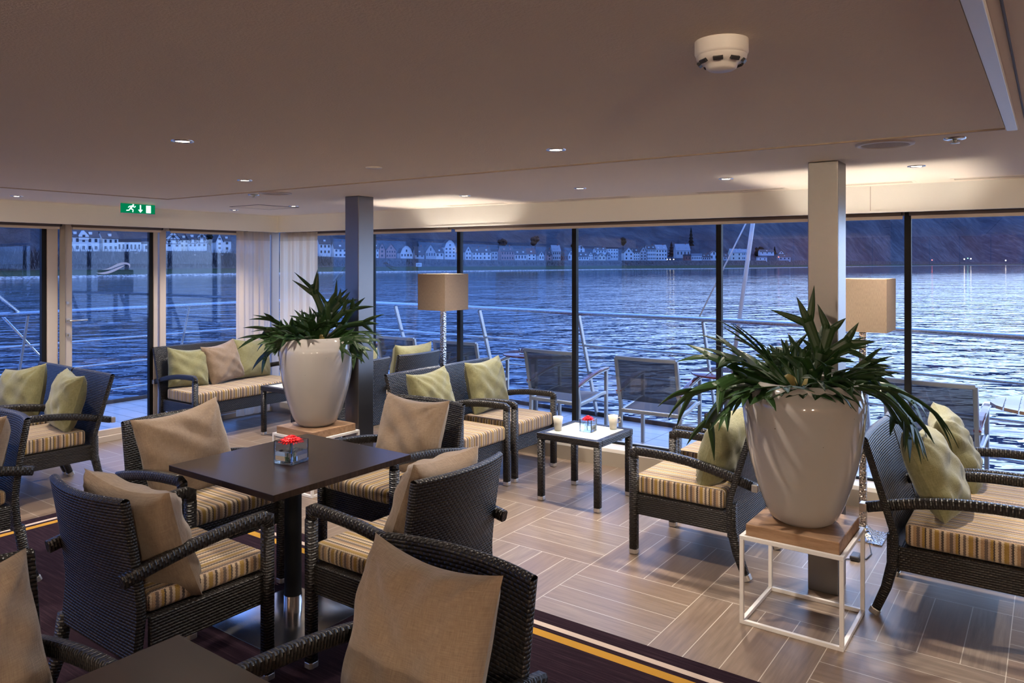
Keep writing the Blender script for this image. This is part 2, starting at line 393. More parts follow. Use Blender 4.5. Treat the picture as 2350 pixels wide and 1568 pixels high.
def tag(o, label=None, cat=None, group=None, kind=None):
    if label: o['label'] = label
    if cat: o['category'] = cat
    if group: o['group'] = group
    if kind: o['kind'] = kind
    return o
def empty(name, loc=(0, 0, 0), rz=0, label=None, cat=None, group=None, kind=None):
    o = bpy.data.objects.new(name, None); C.objects.link(o); o.location = loc; o.rotation_euler = (0, 0, rz); o.empty_display_size = .1
    return tag(o, label, cat, group, kind)
def copy_tree(o, parent=None):
    c = o.copy(); C.objects.link(c)
    if parent: c.parent = parent
    for ch in o.children: copy_tree(ch, c)
    return c
def cam2w(l, D, z): return Vector((l*CT-D*ST, l*ST+D*CT, z))

# ------------------------------------------------------------------ camera
cam = bpy.data.cameras.new('camera'); co = bpy.data.objects.new('camera', cam); C.objects.link(co); sc.camera = co
co.location = (0, 0, EYE); co.rotation_euler = (R(90), 0, TH)
cam.sensor_width = 36; cam.lens = 36*FPX/2350; cam.shift_y = (HZ-784)/2350; cam.clip_end = 6000; cam.clip_start = .05

# ------------------------------------------------------------------ the room
H = 2.2; KB = .0443
def yb(x, off=0): return 5.31+off+KB*(x+5.5)       # long window wall, bulkhead face
RB = math.atan(KB)
XA = -7.0; XR = 3.2; YBK = -5.0
def struct(o, kind='structure'): o['kind'] = kind; return o
# floor
f = B(); f.v = [(XA-.36, YBK, 0), (XR, YBK, 0), (XR, yb(XR, .08), 0), (XA-.36, yb(XA-.36, .08), 0)]
f.v += [(a, b, -.12) for a, b, _ in f.v]
f.face((0, 1, 2, 3), [(0, 0)]*4); f.face((7, 6, 5, 4), [(0, 0)]*4)
for i in range(4): j = (i+1) % 4; f.face((j, i, i+4, j+4), [(0, 0)]*4)
struct(f.build('floor', 'floor'))
cp = B(); cp.bx(-5.42, XR-.02, YBK+.02, 3.012, .0005, .007); tag(cp.build('carpet', 'carpet', bevel=.002), 'plum carpet with white and gold border stripes under the dining tables', 'carpet')
# ceiling slab
f = B(); f.v = [(XA-.4, YBK, H), (XR, YBK, H), (XR, yb(XR, .4), H), (XA-.4, yb(XA-.4, .4), H)]; f.v += [(a, b, H+.12) for a, b, _ in f.v]
f.face((3, 2, 1, 0), [(0, 0)]*4); f.face((4, 5, 6, 7), [(0, 0)]*4)
for i in range(4): j = (i+1) % 4; f.face((i, j, j+4, i+4), [(0, 0)]*4)
struct(f.build('ceiling', 'ceiling'))
# lowered inner ceiling field
IX0, IX1 = -5.72, -.148
def yin(x): return 3.245+.024*(x+5.7)
f = B(); q = [(IX0, YBK), (IX1, YBK), (IX1, yin(IX1)), (IX0, yin(IX0))]
f.v = [(a, b, H-.010) for a, b in q]+[(a, b, H) for a, b in q]
f.face((3, 2, 1, 0), [(0, 0)]*4)
for i in range(4): j = (i+1) % 4; f.face((i, j, j+4, i+4), [(0, 0)]*4)
ip = tag(f.build('ceiling_panel', 'ceiling panel'), kind='structure')
f = B(); f.sweep([(IX0, YBK, H-.009), (IX0, yin(IX0), H-.009), (IX1, yin(IX1), H-.009)], .012, .014, square=True, smooth=False)
struct(f.build('trim_1', 'brown bead'))
f = B(); f.bx(IX1+.004, IX1+.040, YBK, yin(IX1)+.015, H-.020, H); f.bx(IX1+.062, IX1+.068, YBK, yin(IX1)-.12, H-.004, H, 1)  # second box: dark strip painting in the shadow gap beside the trim
struct(f.build('trim_2', ['white metal', 'dark trim'], bevel=.002))
# bulkheads above the windows
ZB = 2.025
f = B(); f.bx(XA-.05, XA, YBK, yb(XA)+.02, ZB, H); f.bx(XA-.05, XA+.004, YBK, yb(XA), ZB-.004, ZB+.006)
struct(f.build('trim_3', 'wall paint'))
Mb = Matrix.Translation((0, yb(0), 0)) @ Matrix.Rotation(RB, 4, 'Z')   # local x along the window wall, y outward
f = B(); f.box(((XA+XR)/2, .025, (ZB+H)/2), (XR-XA+.1, .05, H-ZB), Mb); f.box(((XA+XR)/2, .02, ZB), (XR-XA+.1, .05, .012), Mb)
f.box((-1.0, -.0005, (ZB+H)/2), (.003, .002, H-ZB-.01), Mb, 1)
struct(f.build('trim_4', ['wall paint', 'kick board']))
# header soffits (dark) closing the gap between bulkhead and glass
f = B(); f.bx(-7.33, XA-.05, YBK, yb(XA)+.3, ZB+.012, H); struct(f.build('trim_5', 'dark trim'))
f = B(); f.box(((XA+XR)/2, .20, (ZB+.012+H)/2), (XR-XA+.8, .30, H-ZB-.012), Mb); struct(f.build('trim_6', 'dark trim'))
# low wall and sill under the long windows
f = B(); f.box(((XA+XR)/2, .10, .055), (XR-XA+.9, .04, .115), Mb); struct(f.build('baseboard_right', 'kick board'))
f = B(); f.box(((XA+XR)/2, .225, .13), (XR-XA+.9, .29, .035), Mb); struct(f.build('trim_7', 'sill', bevel=.004))
f = B(); f.bx(-7.27, -7.20, YBK, yb(XA)+.2, 0, .055); struct(f.build('baseboard_left', 'frame paint', bevel=.003))
# walls behind the camera
f = B(); f.bx(XA-.36, XR, YBK-.1, YBK, 0, H)
for i in range(20): f.bx(-7+i*.5, -6.985+i*.5, YBK, YBK+.004, 0, H, 1)
struct(f.build('wall_back', ['wood panelling', 'dark trim']))
f = B(); f.bx(XR, XR+.1, YBK, yb(XR)+.4, 0, H)
for i in range(21): f.bx(XR-.004, XR, -5+i*.5, -4.985+i*.5, 0, H, 1)
struct(f.build('wall_right', ['wood panelling', 'dark trim']))

# ---- windows of the long wall
GB = .26
MUL = [(-7.22, None), (-5.806, 1), (-4.658, 1), (-3.393, 1), (-2.112, 1), (-.800, 1), (.55, 1), (1.9, 1), (XR, None)]
for i in range(len(MUL)-1):
    a, b = MUL[i][0], MUL[i+1][0]
    w = empty('window_%d' % (i+3), (0, 0, 0), kind='structure')
    f = B(); f.box(((a+b)/2, GB, 1.1), ((b-a)-.03, .010, 1.90), Mb); f.build('glass', 'window glass', w)
    f = B(); 
    if MUL[i][1]: f.box((a, GB, 1.1), (.042, .05, 1.92), Mb)
    f.box(((a+b)/2, GB, .155), (b-a, .03, .02), Mb); f.box(((a+b)/2, GB, 2.045), (b-a, .05, .03), Mb)
    f.build('frame', 'black frame', w, bevel=.003)
# ---- left wall: window, door, window
XG = -7.25
def paneA(name, y0, y1, fy0, fy1, z0=.08, z1=2.0):
    w = empty(name, (0, 0, 0), kind='structure')
    f = B(); f.bx(XG-.005, XG+.005, y0, y1, z0, z1); g = f.build('glass', 'window glass', w)
    f = B()
    f.bx(XG-.020, XG+.020, fy0, y0, .055, 2.04); f.bx(XG-.020, XG+.020, y1, fy1, .055, 2.04)
    f.bx(XG-.020, XG+.020, y0, y1, z1, 2.04); f.bx(XG-.020, XG+.020, y0, y1, .055, z0)
    fr = f.build('frame', 'frame paint', w, bevel=.004); return w
w1 = paneA('window_1', YBK+.1, 2.985, YBK, 3.075)
f = B(); f.bx(XG-.03, XG+.012, 2.945, 2.984, .08, 2.0); f.build('gasket', 'black frame', w1)
d1 = paneA('door_1', 3.195, 3.955, 3.13, 4.0, .11, 1.985)
f = B(); f.bx(XG+.02, XG+.037, 3.085, 3.128, .06, 2.03); f.build('jamb_recess', 'kick board', d1)
f = B(); f.bx(XG-.03, XG+.012, 3.918, 3.954, .11, 1.985); f.build('gasket', 'black frame', d1)
h_ = B(); h_.sweep([(XG+.035, 3.150, 1.16), (XG+.075, 3.150, 1.16), (XG+.085, 3.162, 1.16), (XG+.085, 3.30, 1.16)], .016)
h_.box((XG+.038, 3.150, 1.16), (.008, .035, .035)); h_.box((XG+.038, 3.150, 1.03), (.008, .03, .035)); h_.box((XG+.055, 3.150, 1.03), (.03, .012, .022))
h_.box((XG+.038, 3.148, 1.32), (.008, .022, .022)); h_.build('handle', 'satin chrome', d1)
# wave emblem etched on the door pane
def bez(p0, p1, p2, p3, n=14):
    return [tuple(((1-t)**3)*p0[k]+3*t*((1-t)**2)*p1[k]+3*t*t*(1-t)*p2[k]+t**3*p3[k] for k in (0, 1)) for t in [i/n for i in range(n+1)]]
def swoosh(mb, up, lo, M, y):
    n = len(up); b = len(mb.v)
    for k, yy in enumerate((y, y+.002)):
        for p in up: mb.v.append(tuple(M @ Vector((p[0], yy, p[1]))))
        for p in lo: mb.v.append(tuple(M @ Vector((p[0], yy, p[1]))))
    for i in range(n-1):
        mb.face((b+i, b+i+1, b+n+i+1, b+n+i), [(0, 0)]*4); c = b+2*n
        mb.face((c+n+i, c+n+i+1, c+i+1, c+i), [(0, 0)]*4)
Me = Matrix.Translation((XG+.006, 3.575, 1.628)) @ Matrix.Rotation(R(90), 4, 'Z') @ Matrix.Scale(.00140*.98, 4)
# source drawing in zoomed pixels, centred on (670,665)
def q(*pts): return [((x-670)/1.0, -(y-665)/1.0) for x, y in pts]
a = bez(*q((525, 675), (620, 690), (690, 575), (800, 580))); a2 = bez(*q((800, 580), (860, 585), (880, 620), (850, 662)), n=8)
b_ = bez(*q((525, 675), (640, 705), (700, 625), (790, 610))); b2 = bez(*q((790, 610), (845, 605), (860, 630), (850, 662)), n=8)
Ms = Matrix.Translation((XG+.007, 3.575, 1.628)) @ Matrix.Rotation(R(90), 4, 'Z') @ Matrix.Diagonal((.00080, 1, .00069, 1))
f = B(); swoosh(f, a+a2[1:], b_+b2[1:], Ms, -.001)
a = bez(*q((470, 720), (590, 735), (690, 650), (800, 622))); b_ = bez(*q((470, 720), (560, 775), (680, 720), (800, 622)))
swoosh(f, a, b_, Ms, -.001)
f.build('wave_emblem', 'etched', d1)
w2 = paneA('window_2', 4.085, yb(XA)+.1, 4.02, yb(XA)+.2)
# roller blinds
def blind(M, x0, x1, label, grp):
    t = empty('roller_blind', (0, 0, 0), label=label, cat='roller blind', group=grp)
    f = B(); f.sweep([M @ Vector((x0, 0, 2.022)), M @ Vector((x1, 0, 2.022))], .042, n=12); f.build('roll', 'blind fabric', t)
    f = B(); f.box(((x0+x1)/2, .012, 1.992), (x1-x0-.02, .012, .026), M); f.build('bottom_bar', 'blind bar', t, bevel=.003)
    f = B(); f.box((x1-.012, 0, 2.03), (.006, .05, .05), M); f.build('bracket', 'black frame', t)
Mbb = Mb @ Matrix.Translation((0, .175, 0))
blind(Mbb, -7.05, -4.70, 'rolled-up blind between the corner curtain and the first black mullion', 'rolled-up blinds above the windows')
blind(Mbb, -4.67, -.815, 'longest rolled-up blind, over the middle panes of the long window wall', 'rolled-up blinds above the windows')
blind(Mbb, -.785, 2.9, 'rolled-up blind at the right end of the long window wall', 'rolled-up blinds above the windows')
Ma = Matrix.Translation((-7.13, 0, 0)) @ Matrix.Rotation(R(90), 4, 'Z')
blind(Ma, YBK+.2, 3.06, 'rolled-up blind over the leftmost window beside the door', 'rolled-up blinds above the windows')
blind(Ma, 3.15, 3.99, 'short rolled-up blind over the glass door with the wave emblem', 'rolled-up blinds above the windows')
blind(Ma, 4.07, 4.95, 'short rolled-up blind over the window between door and curtain', 'rolled-up blinds above the windows')
# corner curtains
def curtain(P0, P1, n, label, hem):
    t = empty('sheer_curtain', (P0[0], P0[1], 0), label=label, cat='curtain', group='sheer curtains in the corner')
    d = Vector((P1[0]-P0[0], P1[1]-P0[1], 0)); L = d.length; d.normalize(); nr = Vector((-d.y, d.x, 0)); rnd = random.Random(n)
    ph = [rnd.uniform(0, 6.3) for _ in range(4)]
    def fold(u, k): return k*(math.sin(u*L*62+ph[0]+1.2*math.sin(u*L*9+ph[3]))*.7+.5*math.sin(u*L*101+ph[1])+.4*math.sin(u*L*27+ph[2]))
    def body(u, v): p = d*(u*L)+nr*(fold(u, .017-.004*v)); return (p.x, p.y, hem+(1.925-hem)*v)
    B().grid(body, 150, 6, uvfn=lambda u, v: (u*L, v)).build('sheer_panel', 'sheer', t)
    def head(u, v): p = d*(u*L)+nr*fold(u, .012); return (p.x, p.y, 1.925+.095*v)
    B().grid(head, 150, 2).build('pleated_header', 'sheer header', t)
curtain((-7.10, 4.80), (-7.10, yb(XA)-.02), 3, 'sheer cream curtain on the door side of the corner', .03)
curtain((-7.10, yb(-7.1, .13)), (-6.52, yb(-6.52, .13)), 5, 'sheer cream curtain on the long window side of the corner', .16)

# ------------------------------------------------------------------ pillars
def pillar(x0, x1, y0, y1, label):
    f = B(); f.bx(x0, x1, y0, y1, 0, H-.0005); t = f.build('steel_pillar', 'brushed steel', bevel=.004); tag(t, label, 'pillar', 'square steel pillars')
pillar(-4.495, -4.345, 4.0, 4.16, 'brushed steel pillar behind the smaller-looking far planter')
pillar(-1.027, -.880, 4.03, 4.205, 'brushed steel pillar behind the large near planter')

# ------------------------------------------------------------------ ceiling fittings
def downlight(x, y, z, label=None, power=54, first=[None]):
    if first[0] is None:
        t = empty('ceiling_downlight', (0, 0, 0)); first[0] = t
        f = B(); f.lathe([(.045, .0), (.0445, -.004), (.032, -.005), (.030, .0), (.029, -.001)], 28, capb=False); f.build('rim', 'chrome', t)
        f = B(); f.lathe([(.0285, -.0015), (.001, -.0015)], 20, capb=False); f.build('lamp', 'lamp glow', t)
    else: t = copy_tree(first[0])
    t.location = (x, y, z); tag(t, label, 'ceiling light', 'recessed ceiling downlights')
    l = bpy.data.lights.new('spot', 'SPOT'); l.energy = power; l.color = (1, .89, .76); l.spot_size = R(115); l.spot_blend = .75; l.shadow_soft_size = .03
    lo = bpy.data.objects.new('spot_beam', l); C.objects.link(lo); lo.parent = t; lo.location = (0, 0, -.012)
    return t
zi = H-.010
DL = [(-2.941, 1.733, zi, 'recessed downlight nearest to the camera on the left of the lowered ceiling'),
      (-4.032, 2.783, zi, 'recessed downlight by the far left corner of the lowered ceiling'),
      (-6.522, 2.475, H, 'recessed downlight at the far left, over the pair of chairs by the door'),
      (-6.517, 4.376, H, 'recessed downlight left of the ceiling hatch over the sofa'),
      (-5.624, 4.392, H, 'recessed downlight at the right corner of the ceiling hatch'),
      (-1.807, 2.842, zi, 'recessed downlight on the lowered ceiling left of the smoke detector'),
      (-3.678, 4.479, H, 'recessed downlight over the left floor lamp side of the window row'),
      (-2.665, 4.501, H, 'recessed downlight above the small table with two cups'),
      (-1.633, 4.513, H, 'recessed downlight just left of the near pillar'),
      (-.594, 4.519, H, 'recessed downlight to the right of the near pillar')]
for x, y, z, lb in DL: downlight(x, y, z, lb)
for x, y in ((.55, .5), (-5.1, 1.2), (-3.6, -.4), (-1.4, -.4), (1.5, 1.5), (1.4, 4.4), (-1.6, -3.2), (-5.2, -3.0), (1.6, -2.6)):
    downlight(x, y, zi if x < -.15 else H, 'added recessed downlight out of frame, for ceiling brightness', 85)  # extra unseen downlights, added to lift the ceiling brightness
for (x, y, lb) in ((-2.9, -4.2, 'added globe lamp brightening the ceiling, unseen behind the viewer, left'), (1.4, -4.2, 'added globe lamp brightening the ceiling, unseen behind the viewer, middle'), (2.2, -1.5, 'added globe lamp brightening the ceiling, unseen behind the viewer on the right')):
    t = empty('fill_globe', (x, y, 2.03), label=lb, cat='added fill lamp', group='added fill globes behind the viewer')  # unseen globes added only to brighten the ceiling
    f = B(); f.lathe([(.01, -.10), (.07, -.07), (.10, 0), (.07, .07), (.01, .10)], 20); f.build('globe', 'fill globe glow', t); f = B(); f.sweep([(0, 0, .1), (0, 0, .168)], .03); f.build('cord', 'dark plastic', t)
# smoke detector
t = empty('smoke_detector', (-.617, 1.676, zi), label='white round smoke detector on the lowered ceiling', cat='smoke detector')
f = B(); f.lathe([(.060, 0), (.060, -.028), (.057, -.034), (.050, -.036)], 36, capb=False); f.build('base', 'white plastic', t)
f = B(); f.lathe([(.057, -.030), (.056, -.040), (.046, -.050), (.037, -.052), (.034, -.062), (.028, -.066), (.001, -.067)], 36, capb=False); f.build('cover', 'white plastic', t)
f = B()
for i in range(8):
    a = i*PI/4+.2; M = Matrix.Rotation(a, 4, 'Z') @ Matrix.Translation((.0475, 0, -.0475)) @ Matrix.Rotation(R(40), 4, 'Y'); f.box((0, 0, 0), (.012, .022, .009), M)
f.build('vent_slots', 'dark plastic', t, bevel=.001)
def lathe_thing(name, loc, parts, label, cat, grp=None):
    t = empty(name, loc, label=label, cat=cat, group=grp)
    for nm, prof, mat in parts: B().lathe(prof, 36, capb=False).build(nm, mat, t)
    return t
for (x, y, lb) in ((-4.68, 3.489, 'round white ceiling speaker beyond the far planter, next to a sprinkler'), (-.595, 3.594, 'round white ceiling speaker in front of the near pillar')):
    lathe_thing('ceiling_speaker', (x, y, H), [('bezel', [(.118, 0), (.116, -.007), (.098, -.009), (.096, -.003)], 'white plastic'), ('grille', [(.097, -.004), (.06, -.007), (.001, -.008)], 'speaker grille')], lb, 'ceiling speaker', 'ceiling speakers')
for (x, y, lb) in ((-4.934, 3.482, 'chrome sprinkler head left of the far ceiling speaker'), (-.332, 3.601, 'chrome sprinkler head right of the near ceiling speaker')):
    lathe_thing('sprinkler', (x, y, H), [('escutcheon', [(.042, 0), (.040, -.006), (.024, -.009), (.022, -.004), (.012, -.004)], 'chrome'), ('head', [(.010, -.004), (.008, -.018), (.018, -.020), (.018, -.022), (.001, -.023)], 'chrome')], lb, 'sprinkler', 'ceiling sprinklers')
lathe_thing('ceiling_disc', (-2.933, 2.81, zi), [('disc', [(.044, 0), (.043, -.005), (.001, -.006)], 'white plastic')], 'small white blank disc in the lowered ceiling', 'ceiling cap')
# access hatch
t = empty('ceiling_hatch', (-5.95, 4.315, H), label='square flush access hatch in the ceiling above the sofa', cat='ceiling hatch')
f = B(); f.bx(-.21, .21, -.21, .21, -.0025, 0); f.build('panel', 'ceiling panel', t)
f = B()
for a, b, c, d in ((-.22, .22, -.22, -.214), (-.22, .22, .214, .22), (-.22, -.214, -.22, .22), (.214, .22, -.22, .22)): f.bx(a, b, c, d, -.003, 0)
f.build('edge', 'dark trim', t)
# slot vents
for (xc, L, lb) in ((-4.15, .62, 'slotted air vent in the ceiling above the left floor lamp'), (-3.0, .62, 'slotted air vent in the ceiling left of the flagpole'), (-1.83, .62, 'slotted air vent in the ceiling left of the near pillar'), (-.98, .5, 'slotted air vent in the ceiling behind the near pillar'), (-.15, .7, 'slotted air vent in the ceiling at the right edge')):
    t = empty('slot_vent', (xc, yb(xc, -.15), H), RB, lb, 'air vent', 'slotted ceiling air vents')
    f = B(); f.bx(-L/2-.02, L/2+.02, -.06, .06, -.0015, 0); f.build('plate', 'ceiling', t)
    f = B()
    for k in (-.036, -.012, .012, .036): f.bx(-L/2, L/2, k-.0022, k+.0022, -.0022, 0)
    f.build('slots', 'brown bead', t)
# exit sign
t = empty('exit_sign', (-6.45, 3.39, H), R(90), 'green glowing emergency exit sign with running figure, down arrow and door', 'exit sign')
f = B(); f.bx(-.22, .22, -.03, .03, -.012, 0); f.build('mount', 'white plastic', t, bevel=.003)
f = B(); f.bx(-.232, .232, -.012, .012, -.118, -.012); f.build('panel', 'sign green', t, bevel=.002)
f = B(); f.bx(-.232, .232, -.014, .014, -.122, -.118); f.build('edge_strip', 'satin chrome', t)
def sy(mb, pts): mb.prism([((x), z) for x, z in pts], -.0135, -.0125)
# local +x runs away from the viewer's left to right; glyph faces local -y
f = B(); sy(f, [(.105, -.108), (.170, -.108), (.170, -.024), (.105, -.024)]); f.build('door_symbol', 'sign white', t)
f = B(); sy(f, [(.018, -.022), (.034, -.022), (.034, -.075), (.058, -.075), (.026, -.108), (-.006, -.075), (.018, -.075)]); f.build('arrow_symbol', 'sign white', t)
f = B()
def limb(p, q_, w):
    dx, dz = q_[0]-p[0], q_[1]-p[1]; L = math.hypot(dx, dz); nx, nz = -dz/L*w/2, dx/L*w/2
    sy(f, [(p[0]+nx, p[1]+nz), (p[0]-nx, p[1]-nz), (q_[0]-nx, q_[1]-nz), (q_[0]+nx, q_[1]+nz)])
X0 = -.115
sy(f, [(X0+.042+.011*math.cos(a*PI/5), -.026+.010*math.sin(a*PI/5)) for a in range(10)])
limb((X0+.03, -.036), (X0+.002, -.068), .019); limb((X0+.03, -.040), (X0+.062, -.050), .009); limb((X0+.062, -.050), (X0+.074, -.036), .008)
limb((X0+.028, -.038), (X0-.006, -.040), .009); limb((X0-.006, -.040), (X0-.026, -.056), .008)
limb((X0+.004, -.066), (X0+.040, -.078), .011); limb((X0+.040, -.078), (X0+.036, -.106), .010)
limb((X0+.002, -.066), (X0-.014, -.086), .011); limb((X0-.014, -.086), (X0-.050, -.090), .010)
f.build('running_figure_symbol', 'sign white', t)

t.scale = (.64, .64, .76)

# ------------------------------------------------------------------ wicker chairs
def wicker_leg(t, pts, w, name='leg', capmat='satin chrome', taper=None):
    lo = Vector(pts[0]); d = (Vector(pts[1])-lo).normalized(); p0 = lo+d*(.030/max(.5, d.z))
    lg = B().sweep([p0]+list(pts[1:]), w, w, square=True, up=(0, 1, 0), taper=taper).build(name, 'wicker', t)
    B().sweep([lo+Vector((0, 0, .004)), p0+d*.001], w*1.04, w*1.04, square=True, up=(0, 1, 0), smooth=False).build('foot_cap', capmat, lg, bevel=.003)
    return lg
def seat_pad(t, w, d, z0, z1, yc, xc=0):
    """fabric block: top u runs across, sides u follows the perimeter"""
    b = B(); b.box((xc, yc, (z0+z1)/2), (w, d, z1-z0)); o = b.build('seat_cushion', 'striped', t, bevel=.022, seg=4)
    for p in o.data.polygons: p.use_smooth = True
    return o
def backrest(t, w, zb, zt, prof, curve, th=.034, name='backrest', nz=12):
    """prof(z)->y ; curve(z)-> depth of the concave bow"""
    def surf(off, sgn):
        def fn(u, v):
            z = zb+(zt-zb)*v; x = (u-.5)*w
            return (x, prof(z)-curve(z)*(1-(2*u-1)**2)+off, z)
        return fn
    m = B(); uvf = lambda u, v: (u*w, v*(zt-zb)); n = 14
    m.grid(surf(th/2, 1), n, nz, uvfn=uvf, flip=True); m.grid(surf(-th/2, -1), n, nz, uvfn=uvf)
    a, c = surf(th/2, 1), surf(-th/2, -1)
    m.grid(lambda u, v: Vector(c(u, 1)).lerp(Vector(a(u, 1)), v)+Vector((0, 0, .010*math.sin(PI*v))), n, 4, uvfn=lambda u, v: (v*.05, u*w))
    m.grid(lambda u, v: Vector(a(u, 0)).lerp(Vector(c(u, 0)), v), n, 1, uvfn=lambda u, v: (u*w, v*th))
    m.grid(lambda u, v: Vector(a(0, v)).lerp(Vector(c(0, v)), u)-Vector((.006*math.sin(PI*u), 0, 0)), 4, nz, uvfn=lambda u, v: (u*.05, v*(zt-zb)))
    m.grid(lambda u, v: Vector(c(1, v)).lerp(Vector(a(1, v)), u)+Vector((.006*math.sin(PI*u), 0, 0)), 4, nz, uvfn=lambda u, v: (u*.05, v*(zt-zb)))
    return m.build(name, 'wicker', t)
def arc(y0, z0, y1, z1, bow, n=8, x=0): return [(x, y0+(y1-y0)*i/n, z0+(z1-z0)*i/n+bow*math.sin(PI*i/n)) for i in range(n+1)]
def dining_chair():
    """front faces local +y; origin on the floor at the middle"""
    t = empty('wicker_armchair'); W = .60; hx = W/2-.022; yf = .275
    seat_pad(t, W-.10, .50, .435, .510, .045)
    f = B(); f.bx(-hx+.005, hx-.005, yf-.03, yf-.005, .315, .435); f.bx(-hx-.005, -hx+.02, -.21, yf-.02, .315, .435); f.bx(hx-.02, hx+.005, -.21, yf-.02, .315, .435); f.bx(-hx+.02, hx-.02, -.22, yf-.03, .425, .434)
    f.build('seat_frame', 'wicker', t, bevel=.006)
    prof = lambda z: -.235-(.060*max(0, (z-.45)/.42)**1.3)-.02*max(0, (.45-z)/.2)
    backrest(t, .535, .29, .862, prof, lambda z: .045*min(1, max(0, (z-.28)/.5)))
    for s in (-1, 1):
        x = s*hx
        lg = wicker_leg(t, [(x, yf, 0), (x, yf, .62)], .046)
        ar = B(); pts = [(x, yf+.002, .600), (x, yf+.001, .645)]+arc(yf-.015, .660, -.345, .585, .018, 9, x)[0:]
        ar.sweep([(x, yf, .615), (x, yf, .652)]+[(x, p[1], p[2]) for p in arc(yf-.02, .662, -.312, .592, .016, 9, x)], .046, .036, square=True, up=(1, 0, 0)); ar.build('armrest', 'wicker', t)
        wicker_leg(t, [(s*(hx-.004), -.335, 0), (s*(hx-.004), -.275, .16), (s*(hx-.004), -.25, .32)], .046, taper=[.85, .95, 1.0])
    return t
def lounge_chair(W=.60, name='wicker_lounge_chair'):
    t = empty(name); hx = W/2-.024; yf = .305
    seat_pad(t, W-.09, .54, .345, .452, .045)
    f = B(); f.bx(-hx, hx, yf-.03, yf-.005, .232, .345); f.bx(-hx-.005, -hx+.02, -.25, yf-.02, .232, .345); f.bx(hx-.02, hx+.005, -.25, yf-.02, .232, .345); f.bx(-hx+.02, hx-.02, -.24, yf-.03, .335, .344)
    f.build('seat_frame', 'wicker', t, bevel=.006)
    prof = lambda z: -.262-.13*max(0, (z-.40)/.43)-.012*max(0, (.4-z)/.2)
    backrest(t, W, .22, .838, prof, lambda z: .012)
    for s in (-1, 1):
        x = s*hx
        wicker_leg(t, [(x, yf, 0), (x, yf, .56)], .047)
        ar = B(); pp = arc(yf-.02, .596, -.385, .505, .030, 9, x)
        ar.sweep([(x, yf, .550), (x, yf, .586)]+[(x, p[1], p[2]) for p in pp], .047, .038, square=True, up=(1, 0, 0)); a = ar.build('armrest', 'wicker', t)
        e = B(); e.box((x, -.400, .503), (.050, .034, .042)); tag(e.build('end_cap', 'satin chrome', a, bevel=.005), 'brushed metal end cap')
        wicker_leg(t, [(s*(hx-.002), -.355, 0), (s*(hx-.002), -.300, .14), (s*(hx-.002), -.272, .26), (s*(hx-.002), -.272, .40)], .047, taper=[.85, .95, 1.05, 1.0])
    return t
def place(o, x, y, deg, label, grp, cat='chair'):
    o.location = (x, y, 0); o.rotation_euler = (0, 0, R(deg)); tag(o, label, cat, grp); return o
# front faces +y at 0 deg; 180 faces -y; -90 faces +x; 90 faces -x
G1 = 'wicker armchairs round the dark dining tables'; G2 = 'wicker lounge chairs with striped seats'
dc = dining_chair(); lc = lounge_chair()
D_ = [(-2.850, 1.605, 0, 'wicker armchair at the near left side of the table, its back turned to the camera'),
      (-3.565, 2.215, -90, 'wicker armchair at the left end of the table with a tall camel pillow'),
      (-3.02, 3.045, 180, 'wicker armchair at the far side of the table, pillow facing left'),
      (-2.225, 2.32, 90, 'wicker armchair at the right side of the table seen from behind'),
      (-1.360, 1.32, 180, 'wicker armchair in the foreground with the biggest camel pillow'),
      (-4.62, 1.41, 180, 'wicker armchair cut off by the left edge of the photo'),
      (-2.06, .665, -90, 'wicker armchair in the bottom left corner, mostly out of frame')]
for i, (x, y, a, lb) in enumerate(D_): place(dc if i == 0 else copy_tree(dc), x, y, a, lb, G1)
place(copy_tree(dc), -4.97, 4.39, 90, 'wicker armchair half hidden behind the far pillar, back to the viewer', 'wicker armchairs facing the sofa')
place(copy_tree(dc), -4.96, 5.03, 90, 'wicker armchair behind the left floor lamp, back to the viewer', 'wicker armchairs facing the sofa')
L_ = [(-6.02, 2.42, 180, 'lounge chair of the left pair, standing nearer to the camera'),
      (-6.64, 2.42, 180, 'lounge chair of the left pair, standing against the glass door'),
      (-3.655, 4.30, -90, 'lounge chair with green pillow nearer the camera, left of the cup table'),
      (-3.655, 4.955, -90, 'lounge chair with green pillow beside the window, left of the cup table'),
      (-1.665, 4.215, 90, 'lounge chair in front, right of the cup table and left of the big planter'),
      (-1.70, 4.90, 90, 'lounge chair by the window, right of the cup table, behind the front one'),
      (-.345, 4.215, -90, 'lounge chair at the right edge in front, with a reclining green pillow'),
      (-.345, 4.84, -90, 'lounge chair at the right edge nearer the window')]
for i, (x, y, a, lb) in enumerate(L_): place(lc if i == 0 else copy_tree(lc), x, y, a, lb, G2)
so = lounge_chair(1.26, 'wicker_sofa'); place(so, -6.82, 4.57, -90, 'long wicker sofa with striped seat in front of the corner curtain', None, 'sofa')

